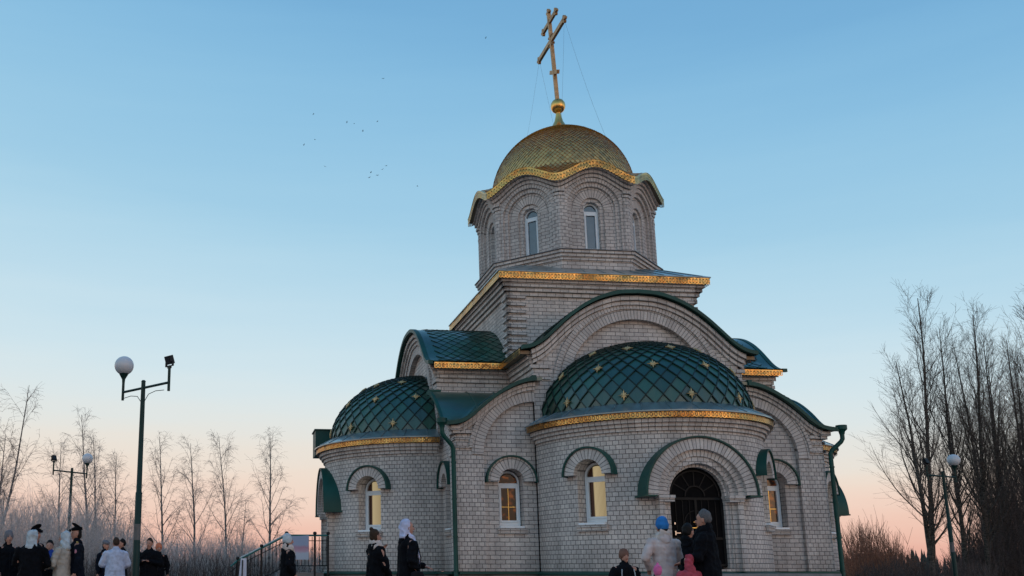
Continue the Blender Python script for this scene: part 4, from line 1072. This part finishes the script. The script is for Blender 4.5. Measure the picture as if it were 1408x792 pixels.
# ------------------------------------------------------------------ birds
def bird_mesh():
    g = G(); 
    lathe_pts = [(0, -.2), (.03, -.17), (.05, -.08), (.055, .02), (.035, .12), (.03, .17), (0, .21)]
    for i in range(8):
        a, b = 2*PI*i/8, 2*PI*(i+1)/8
        for (r, y), (r2, y2) in zip(lathe_pts, lathe_pts[1:]): g.poly([(r*math.cos(a), y, r*math.sin(a)), (r*math.cos(b), y, r*math.sin(b)), (r2*math.cos(b), y2, r2*math.sin(b)), (r2*math.cos(a), y2, r2*math.sin(a))])
    g.poly([(-.02, -.18, 0), (.02, -.18, 0), (.05, -.32, .005), (-.05, -.32, .005)])
    return g
bm_ = plain('dark_plumage', (.03, .03, .035), .8)
pb = bird_mesh()
wing = G()
for sg in (1,):
    P = [(.03, .08, .02), (.22, .12, .1), (.5, .0, .06), (.25, -.08, .08), (.04, -.08, .02)]
    wing.poly(P); wing.poly([(x, y, z-.012) for x, y, z in P][::-1])
wingl = G(); wingl.poly([(-x, y, z) for x, y, z in P][::-1]); wingl.poly([(-x, y, z-.012) for x, y, z in P])
spots = [(668, 52, 'topmost bird, alone in the blue left of the cross'), (527, 108, 'second highest bird, alone left of the cross'), (431, 157, 'bird at the upper left of the flock'), (477, 168, 'left bird of the close trio above the flock'), (487, 170, 'middle bird of the close trio above the flock'), (499, 180, 'low right bird of the close trio above the flock'), (519, 167, 'bird just right of the close trio'), (418, 199, 'leftmost bird of the flock'), (433, 192, 'bird just right of the leftmost one'), (447, 229, 'lone low bird at the left of the flock'), (510, 237, 'left bird of the lower close group'), (519, 241, 'low middle bird of the lower close group'), (526, 233, 'upper right bird of the lower close group'), (531, 228, 'topmost bird of the lower close group'), (508, 244, 'lowest bird of the lower close group'), (574, 256, 'lowest bird, apart to the right of the flock')]
b0 = None
for i, (x, y, lab) in enumerate(spots):
    p = at(x, y, 150+3*(i % 5))
    if b0 is None:
        b0 = empty('bird', p, 0); pb.build('body', bm_, b0, smooth=True); wing.build('wing', bm_, b0); wingl.build('wing', bm_, b0); c = b0
    else:
        c = b0.copy(); col.objects.link(c); c.location = p
        for ch in list(b0.children): d_ = ch.copy(); col.objects.link(d_); d_.parent = c
    c.rotation_euler = (random.uniform(-.3, .3), random.uniform(-.5, .5), random.uniform(0, 6.28)); c.scale = (.6,)*3
    tag(c, 'small dark flying '+lab if 'bird' not in lab else lab, 'bird', 'birds circling in the sky')

# ------------------------------------------------------------------ people
def cap_ring(g, p0, r0, p1, r1, n=14, steps=3, e=1.0):
    """rounded, tapering, elliptic limb piece from p0 to p1; r = (side radius, depth radius)"""
    p0, p1 = Vector(p0), Vector(p1); r0 = r0 if isinstance(r0, tuple) else (r0, r0); r1 = r1 if isinstance(r1, tuple) else (r1, r1)
    d = p1-p0; L = d.length; d = d/L if L > 1e-6 else Vector((0, 0, 1))
    x = Vector((1, 0, 0)); x = x-d*x.dot(d)
    if x.length < .3: x = Vector((0, 0, 1)); x = x-d*x.dot(d)
    x.normalize(); y = d.cross(x); prof = []
    for k in range(steps+1): a = PI/2*(1-k/steps); prof.append((p0-d*math.sin(a)*min(r0)*.98*e, math.cos(a)*r0[0]+1e-4, math.cos(a)*r0[1]+1e-4))
    for k in range(steps+1): a = PI/2*k/steps; prof.append((p1+d*math.sin(a)*min(r1)*.98*e, math.cos(a)*r1[0]+1e-4, math.cos(a)*r1[1]+1e-4))
    b = len(g.v)
    for c, rx, ry in prof:
        for k in range(n): a = 2*PI*k/n; g.v.append(tuple(c+x*rx*math.cos(a)+y*ry*math.sin(a)))
    for i in range(len(prof)-1):
        for k in range(n): k2 = (k+1) % n; g.f.append((b+i*n+k, b+i*n+k2, b+(i+1)*n+k2, b+(i+1)*n+k))
    g.f.append(tuple(b+k for k in range(n))[::-1]); g.f.append(tuple(b+(len(prof)-1)*n+k for k in range(n)))
class SH:
    def __init__(s): s.v = []; s.f = []
    def c(s, *a, **k): cap_ring(s, *a, **k); return s
    def solid(s, name, mat, parent, vox=.014, smooth=2, sc=1, fold=0, quilt=0):
        me = bpy.data.meshes.new(name); me.from_pydata([tuple(Vector(v)*sc) for v in s.v], [], s.f)
        o = bpy.data.objects.new(name, me); col.objects.link(o)
        md = o.modifiers.new('r', 'REMESH'); md.mode = 'VOXEL'; md.voxel_size = vox
        if smooth: ms = o.modifiers.new('s', 'SMOOTH'); ms.factor = .5; ms.iterations = smooth
        dg = bpy.context.evaluated_depsgraph_get(); me2 = bpy.data.meshes.new_from_object(o.evaluated_get(dg)); o.modifiers.clear(); o.data = me2; bpy.data.meshes.remove(me)
        if fold or quilt:
            ns = [v.normal.copy() for v in me2.vertices]; seed = random.uniform(0, 50)
            for v, n_ in zip(me2.vertices, ns):
                c = v.co; f = noise.noise(Vector((c.x*9+seed, c.y*9, c.z*5)))+.5*noise.noise(Vector((c.x*22, c.y*22+seed, c.z*13)))
                f2 = abs(noise.noise(Vector((c.x*5+seed, c.y*5, c.z*11+c.x*6))))
                q = (abs(math.sin(c.z*PI/.085))**.5-.6)*quilt if quilt else 0
                v.co = c+n_*(fold*(f-1.3*f2)+q)
        me2.name = name; me2.materials.clear(); me2.materials.append(mat); me2.polygons.foreach_set('use_smooth', [True]*len(me2.polygons)); o.parent = parent
        return o
SKIN = plain('skin', (.46, .23, .165), .55, noise=.06)
def cloth(name, c, rough=.9, scale=14, bump=.5): return plain(name, c, rough, noise=.22, scale=scale, bump=bump, spec=.15)
CL = dict(black=cloth('black_wool', (.0035, .004, .0065)), navy=cloth('navy_cloth', (.005, .007, .014)), char=cloth('charcoal_cloth', (.010, .010, .013)),
    beige=cloth('beige_quilted_coat', (.42, .38, .33), scale=8, bump=.8), white=cloth('white_puffer', (.60, .50, .48), scale=7, bump=.8), lilac=cloth('pale_lilac_jacket', (.50, .55, .70)),
    grey=cloth('grey_knit', (.17, .17, .19)), paleblue=cloth('pale_knit', (.48, .55, .60)), scarfw=cloth('white_headscarf', (.55, .58, .78)), cream=cloth('cream_scarf', (.58, .50, .46)),
    blue=cloth('bright_blue_knit', (.03, .19, .52)), brown=cloth('brown_knit', (.19, .10, .075)), pink=cloth('bright_pink', (.72, .16, .36)), red=cloth('red_pink_jacket', (.42, .07, .10)),
    orange=cloth('orange_knit', (.62, .20, .11)), rblue=cloth('royal_blue_scarf', (.03, .07, .32)), hairb=cloth('brown_hair', (.05, .03, .02), .6, 40), haird=cloth('dark_hair', (.012, .010, .010), .6, 40), hairg=cloth('greying_hair', (.12, .115, .12), .6, 40),
    yellow=cloth('yellow_paper', (.60, .55, .18)), jeans=cloth('dark_denim', (.02, .025, .045)), boots=cloth('boots', (.012, .011, .010), .6), redmark=cloth('red_print', (.45, .20, .25)), gold=M['brass'], tealc=cloth('dark_teal_cloth', (.008, .022, .026)))
EYE_M = plain('eye_dark', (.015, .012, .01), .3); LIP = plain('lips', (.30, .12, .10), .6)
ARMS = {
 'down':   ((.25, .01, 1.17), (.26, .05, .93)),
 'pocket': ((.27, -.05, 1.17), (.20, .10, 1.0)),
 'chest':  ((.25, .05, 1.16), (.07, .24, 1.22)),
 'front':  ((.24, .06, 1.15), (.10, .30, 1.08)),
 'low':    ((.24, .05, 1.16), (.08, .22, .98)),
 'face':   ((.23, .16, 1.20), (.06, .19, 1.42)),
 'hip':    ((.30, -.06, 1.19), (.20, .08, 1.05)),
 'reach':  ((.27, .10, 1.18), (.22, .34, 1.15)),
}
def person(x, Y, h, face, label, coat='black', legs='jeans', armL='down', armR='down', head='beanie', hcol='grey', hem=.55, width=1.0, scarf=None, look=0, extra=None, z=0, tilt=0, group=None, hair='haird'):
    """x photo column, Y distance, face = heading in degrees (0 looks away from the camera, 180 at it, 90 left)"""
    X = at(x, 740, Y).x; s = h/1.75
    r = empty('person', (X, Y, z), math.radians(face)); r['label'] = label; r['category'] = 'person'
    if group: r['group'] = group
    V = lambda a, b, c: (a*s, b*s, c*s)
    def R(*q): return tuple(k*s for k in q)
    hx, hy = .012*math.sin(look), .0
    # ---- body: one continuous surface
    b = SH()
    for sg in (-1, 1):
        b.c(V(sg*.09, 0, .92), R(.085, .09), V(sg*.095, .01, .50), R(.055, .058)); b.c(V(sg*.095, .01, .50), R(.055, .06), V(sg*.10, -.02, .10), R(.036, .04)); b.c(V(sg*.10, -.03, .045), R(.038, .035), V(sg*.115, .13, .035), R(.04, .028))
    b.c(V(0, 0, .93), R(.15, .11), V(0, 0, 1.12), R(.13, .095)); b.c(V(0, 0, 1.12), R(.13, .095), V(0, 0, 1.34), R(.16, .11)); b.c(V(-.13, 0, 1.41), R(.06, .06), V(.13, 0, 1.41), R(.06, .06))
    b.c(V(0, -.01, 1.42), R(.055, .055), V(0, .01, 1.55), R(.05, .052))
    b.c(V(0, .02, 1.60), R(.062, .072), V(0, .0, 1.665), R(.074, .09)); b.c(V(0, .055, 1.565), .032*s, V(0, .04, 1.60), .05*s)   # skull, jaw
    b.c(V(0, .092, 1.645), .010*s, V(0, .106, 1.612), .014*s)                                                                       # nose
    for sg in (-1, 1):
        b.c(V(sg*.074, -.002, 1.65), .012*s, V(sg*.074, .0, 1.61), .009*s)
        el, wr = ARMS[armL if sg < 0 else armR]; el = V(sg*el[0], el[1], el[2]); wr = V(sg*wr[0], wr[1], wr[2])
        b.c(V(sg*.185, 0, 1.405), .052*s, el, .040*s); b.c(el, .038*s, wr, .026*s)
        d = (Vector(wr)-Vector(el)).normalized(); w = Vector(wr); sd = d.cross(Vector((0, 0, 1))) if abs(d.z) < .9 else Vector((0, 1, 0)); sd.normalize(); nn = d.cross(sd)
        palm = w+d*.055*s; b.c(tuple(w), (.026*s, .02*s), tuple(palm), (.036*s, .018*s))
        for k, fl in enumerate((.062, .074, .070, .055)):
            o_ = sd*((k-1.5)*.020*s); a0_ = palm+o_; m_ = a0_+d*fl*.55*s; e_ = m_+(d*.75+nn*.5*(1 if nn.z < 0 else -1)).normalized()*fl*.5*s
            b.c(tuple(a0_), .0095*s, tuple(m_), .009*s, n=8, steps=2); b.c(tuple(m_), .009*s, tuple(e_), .0075*s, n=8, steps=2)
        th_ = w+d*.02*s+sd*.028*s*(-sg); b.c(tuple(th_), .012*s, tuple(th_+(d*.7-sd*sg*.6).normalized()*.05*s), .009*s, n=8, steps=2)
    b.solid('body', SKIN, r, vox=.008*max(s, .75), smooth=1)
    # ---- trousers and boots
    t = SH()
    for sg in (-1, 1): t.c(V(sg*.09, 0, .93), R(.10, .105), V(sg*.098, .01, .5), R(.075, .08)); t.c(V(sg*.098, .01, .5), R(.075, .08), V(sg*.10, -.015, .13), R(.062, .068))
    t.solid('trousers', CL[legs], r, vox=.016, sc=1, fold=.015)
    for sg in (-1, 1):
        t = SH(); t.c(V(sg*.10, -.03, .05), R(.05, .05), V(sg*.117, .14, .045), R(.05, .04)); t.c(V(sg*.10, -.02, .06), R(.052, .056), V(sg*.10, -.02, .22), R(.06, .066)); t.solid('boot', CL['boots'], r, vox=.013)
    # ---- coat
    c = SH(); W_ = width
    c.c(V(0, .0, 1.36), R(.185*W_, .135*W_), V(0, .0, 1.10), R(.175*W_, .145*W_)); c.c(V(0, 0, 1.12), R(.175*W_, .145*W_), V(0, .0, hem+.13), R(.215*W_, .17*W_), steps=4)
    c.c(V(0, -.01, 1.46), R(.085, .08), V(0, 0, 1.34), R(.15, .12)); c.c(V(-.14*W_, -.005, 1.405), R(.075, .07), V(.14*W_, -.005, 1.405), R(.075, .07))
    c.c(V(0, -.015, 1.45), R(.075, .07), V(0, -.01, 1.52), R(.078, .072))
    for sg in (-1, 1):
        el, wr = ARMS[armL if sg < 0 else armR]; el = V(sg*el[0]*W_, el[1], el[2]); wr = V(sg*wr[0], wr[1], wr[2])
        c.c(V(sg*.185*W_, 0, 1.395), .078*s, el, .066*s*W_); c.c(el, .064*s*W_, tuple(Vector(el).lerp(Vector(wr), .93)), .047*s)
    co = c.solid('coat', CL[coat], r, vox=.012, smooth=3, fold=.011 if coat in ('white', 'beige', 'lilac', 'red') else .022, quilt=.006 if coat in ('white', 'beige', 'red') else 0)
    q = SH(); q.c(V(-.004, .15*W_, 1.36), R(.008, .006), V(0, .165*W_, .85), R(.006, .005), n=8); q.solid('zip', CL['char'] if coat != 'white' else CL['cream'], r, vox=.006, smooth=0)
    q = SH(); q.c(V(-.055, -.03, 1.50), R(.045, .075), V(.055, -.03, 1.50), R(.045, .075), e=.8); q.c(V(0, -.085, 1.47), R(.10, .04), V(0, -.10, 1.43), R(.09, .04)); q.solid('collar', CL[coat], r, vox=.011, smooth=2, fold=.015)
    # ---- head wear and hair
    def hat(name, f_, mat, vox=.009): q = SH(); f_(q); return q.solid(name, CL[mat], r, vox=vox, fold=.02 if 'scarf' in name or 'hood' in name else .005)
    if head in ('beanie', 'cap', 'forage'):
        hat('hair', lambda q: q.c(V(0, -.035, 1.60), R(.07, .065), V(0, -.02, 1.66), R(.078, .078)), hair)
    if head == 'beanie':
        k = hat('knit_hat', lambda q: (q.c(V(0, -.012, 1.672), R(.091, .103), V(0, -.02, 1.71), R(.086, .095)), q.c(V(0, -.016, 1.655), R(.094, .104), V(0, -.016, 1.672), R(.094, .104))), hcol)
    elif head == 'pompom':
        hat('knit_hat', lambda q: (q.c(V(0, -.012, 1.665), R(.094, .106), V(0, -.02, 1.71), R(.088, .097)), q.c(V(0, -.02, 1.62), R(.088, .08), V(0, -.02, 1.68), R(.09, .1)), q.c(V(0, -.02, 1.80), .035*s, V(0, -.02, 1.82), .035*s)), hcol)
    elif head == 'cap':
        hat('peaked_cap', lambda q: (q.c(V(0, -.005, 1.70), R(.090, .10), V(0, 0, 1.745), R(.095, .105), e=.2), q.c(V(0, .0, 1.765), R(.108, .120), V(0, -.01, 1.78), R(.104, .116), e=.18)), 'black')
        hat('cap_peak', lambda q: q.c(V(-.045, .118, 1.695), R(.03, .012), V(.045, .118, 1.695), R(.03, .012)), 'black')
        hat('cap_badge', lambda q: q.c(V(0, .118, 1.735), .010*s, V(0, .12, 1.745), .010*s), 'gold')
    elif head == 'forage':
        hat('flat_cap', lambda q: (q.c(V(0, -.005, 1.70), R(.09, .10), V(0, .01, 1.73), R(.092, .108), e=.4), q.c(V(-.04, .11, 1.70), R(.03, .012), V(.04, .11, 1.70), R(.03, .012))), hcol)
    elif head == 'hood':
        hat('hood', lambda q: (q.c(V(0, -.03, 1.56), R(.10, .10), V(0, -.03, 1.69), R(.108, .105)), q.c(V(0, -.06, 1.47), R(.11, .09), V(0, -.04, 1.56), R(.105, .1))), hcol)
    elif head == 'scarf':
        hat('headscarf', lambda q: (q.c(V(0, -.03, 1.57), R(.088, .09), V(0, -.022, 1.68), R(.092, .1)), q.c(V(0, .0, 1.50), R(.09, .095), V(0, -.01, 1.56), R(.08, .085)),
            q.c(V(0, .06, 1.50), R(.075, .06), V(.02, .135, 1.34), R(.055, .03)), q.c(V(0, -.07, 1.50), R(.12, .05), V(0, -.06, 1.55), R(.1, .05)), q.c(V(.02, .135, 1.34), R(.055, .03), V(.03, .17, 1.12), R(.05, .022))), hcol)
    elif head == 'hair':
        hat('hair', lambda q: (q.c(V(0, -.034, 1.655), R(.080, .080), V(0, -.015, 1.695), R(.084, .093)), q.c(V(0, .03, 1.735), R(.06, .03), V(0, -.01, 1.745), R(.06, .05))), hcol)
    elif head == 'bun':
        hat('hair', lambda q: (q.c(V(0, -.03, 1.62), R(.08, .075), V(0, -.018, 1.69), R(.084, .092)), q.c(V(0, -.075, 1.755), .034*s, V(0, -.08, 1.765), .034*s)), hcol)
    if scarf:
        hat('scarf', lambda q: (q.c(V(0, -.03, 1.47), R(.115, .10), V(0, .01, 1.50), R(.105, .10)), q.c(V(0, .08, 1.50), R(.07, .045), V(.0, .13, 1.40), R(.07, .035)), q.c(V(0, -.07, 1.53), R(.10, .05), V(0, -.06, 1.57), R(.09, .04))), scarf, .011)
    for sg in (-1, 1):
        q = SH(); q.c(V(sg*.03, .083, 1.652), .0085*s, V(sg*.031, .0835, 1.652), .0085*s, n=8); q.solid('eye', EYE_M, r, vox=.004, smooth=0)
    q = SH(); q.c(V(-.018, .094, 1.582), .0065*s, V(.018, .094, 1.582), .0065*s, n=8); q.solid('mouth', LIP, r, vox=.004, smooth=0)
    if extra: extra(r, s, V, R)
    return r
def strap(name, pts, rad, mat, r, vox=.009):
    q = SH()
    for a, b_ in zip(pts, pts[1:]): q.c(a, rad, b_, rad)
    return q.solid(name, CL[mat], r, vox=vox, smooth=1)

# far left group
person(12, 18.5, 1.73, 215, 'man in dark coat and grey beanie at the far left edge', 'black', armL='down', armR='pocket', hcol='grey', width=1.05)
person(49, 19.6, 1.84, 250, 'man in black peaked cap mostly hidden behind the person in white hood', 'black', head='cap')
person(44, 17.6, 1.70, 8, 'broad person in black coat and white hood seen from behind', 'black', head='hood', hcol='paleblue', width=1.22, hem=.45, armL='low', armR='low')
person(69, 18.8, 1.56, 190, 'short woman with royal blue scarf between black coat and beige coat', 'black', head='hair', hcol='haird', scarf='rblue')
person(88, 18.0, 1.70, 75, 'woman in long beige hooded coat facing left', 'beige', head='hood', hcol='paleblue', armL='front', armR='front', hem=.4, width=1.05)
def patch(r, s, V, R):
    strap('sleeve_badge', [V(-.27, .06, 1.33), V(-.275, .06, 1.29)], .022*s, 'redmark', r)
    strap('shoulder_board', [V(-.17, .01, 1.475), V(-.10, .01, 1.485)], .016*s, 'gold', r)
person(105, 18.2, 1.80, 118, 'uniformed officer in dark peaked cap right of the beige coat', 'navy', legs='navy', head='cap', extra=patch, armR='down', width=1.12)
# middle left group
person(146, 24.0, 1.72, 235, 'man in navy jacket and flat cap left of the white jacket', 'navy', head='forage', hcol='grey')
person(168, 25.5, 1.80, 120, 'dark haired man hidden behind the white jacket', 'char', head='hair', hcol='haird')
def backprint(r, s, V, R):
    q = SH(); q.c(V(-.02, -.148, 1.30), R(.035, .012), V(.0, -.150, 1.12), R(.05, .012)); q.c(V(-.05, -.149, 1.22), R(.02, .01), V(.05, -.149, 1.20), R(.02, .01)); q.solid('back_print', CL['redmark'], r, vox=.009)
person(160, 22.8, 1.74, 20, 'man in pale lilac white jacket with red print on the back', 'lilac', head='hair', hcol='hairb', extra=backprint, width=1.25, armL='front', armR='low')
# by the near lamp post
person(219, 26.0, 1.70, 200, 'person in orange knit hat mostly hidden behind the man in black', 'black', head='beanie', hcol='orange', hair='hairb')
def phone(r, s, V, R):
    g = G(); g.box(-.035*s, .035*s, .33*s, .345*s, 1.2*s, 1.34*s); g.build('phone', M['glass_dark'], r)
person(206, 23.8, 1.76, 170, 'man in black coat with hands at his chest, right of the near lamp post', 'black', head='hair', hcol='hairb', armL='chest', armR='chest', width=1.25, hem=.3)
# by the railing
person(396, 17.8, 1.64, 285, 'woman in pale knit hat and black coat standing before the railing banner', 'black', head='beanie', hcol='paleblue', scarf='cream', armL='pocket', armR='pocket', width=1.05, hair='hairb')
# before the left apse
def folded(r, s, V, R):
    q = SH(); q.c(V(.08, .20, 1.06), R(.07, .03), V(.02, .22, .98), R(.06, .03)); q.solid('yellow_folder', CL['yellow'], r, vox=.012)
person(516, 14.9, 1.62, 300, 'woman with brown hair bun and cream scarf raising a hand to her face', 'black', head='bun', hcol='hairb', scarf='cream', armL='face', armR='low', extra=folded, width=1.0)
def bag(r, s, V, R):
    q = SH(); q.c(V(.30, .04, .98), R(.04, .10), V(.30, .04, .90), R(.04, .11)); q.solid('shoulder_bag', CL['char'], r, vox=.013)
    strap('bag_strap', [V(.10, .11, 1.44), V(.24, .12, 1.2), V(.29, .08, 1.02)], .010*s, 'char', r)
person(560, 13.7, 1.71, 285, 'woman in white lilac headscarf and long black coat carrying a black shoulder bag', 'black', head='scarf', hcol='scarfw', armL='front', armR='pocket', extra=bag, width=1.05, hem=.35)
# before the portal
def stripes(r, s, V, R):
    for sg in (-1, 1): strap('white_stripe', [V(sg*.12, .115, 1.40), V(sg*.14, .135, 1.22), V(sg*.15, .14, 1.1)], .012*s, 'paleblue', r)
person(857, 13.2, 1.27, 190, 'child in brown knit hat and black jacket with white stripes', 'black', head='beanie', hcol='brown', extra=stripes, width=1.15)
person(911, 13.6, 1.72, 8, 'woman in white puffer coat and bright blue hat with her back turned', 'white', head='beanie', hcol='blue', armL='hip', armR='reach', width=1.02, hem=.42, scarf='cream')
person(901, 12.6, 1.05, 12, 'small child in whitish coat with bright pink hat, in front of the white puffer coat', 'white', head='pompom', hcol='pink', width=1.3)
person(944, 13.1, 1.19, 20, 'small child in red pink hooded jacket between white coat and black jacket', 'red', head='hood', hcol='red', width=1.2)
person(947, 14.3, 1.66, 300, 'dark haired woman in black coat facing right, half hidden by the grey haired man', 'black', head='hair', hcol='haird', armL='chest', armR='pocket', scarf='black')
def glasses(r, s, V, R):
    for sg in (-1, 1):
        q = SH(); q.c(V(sg*.032, .098, 1.65), .016*s, V(sg*.034, .098, 1.65), .016*s, n=10, steps=1); q.solid('glasses_lens', CL['char'], r, vox=.006, smooth=0)
person(969, 13.3, 1.80, 62, 'grey haired man in black hooded jacket with glasses in front of the church door', 'black', head='hair', hcol='hairg', armL='front', armR='pocket', width=1.15, extra=glasses, scarf='black', hem=.7)
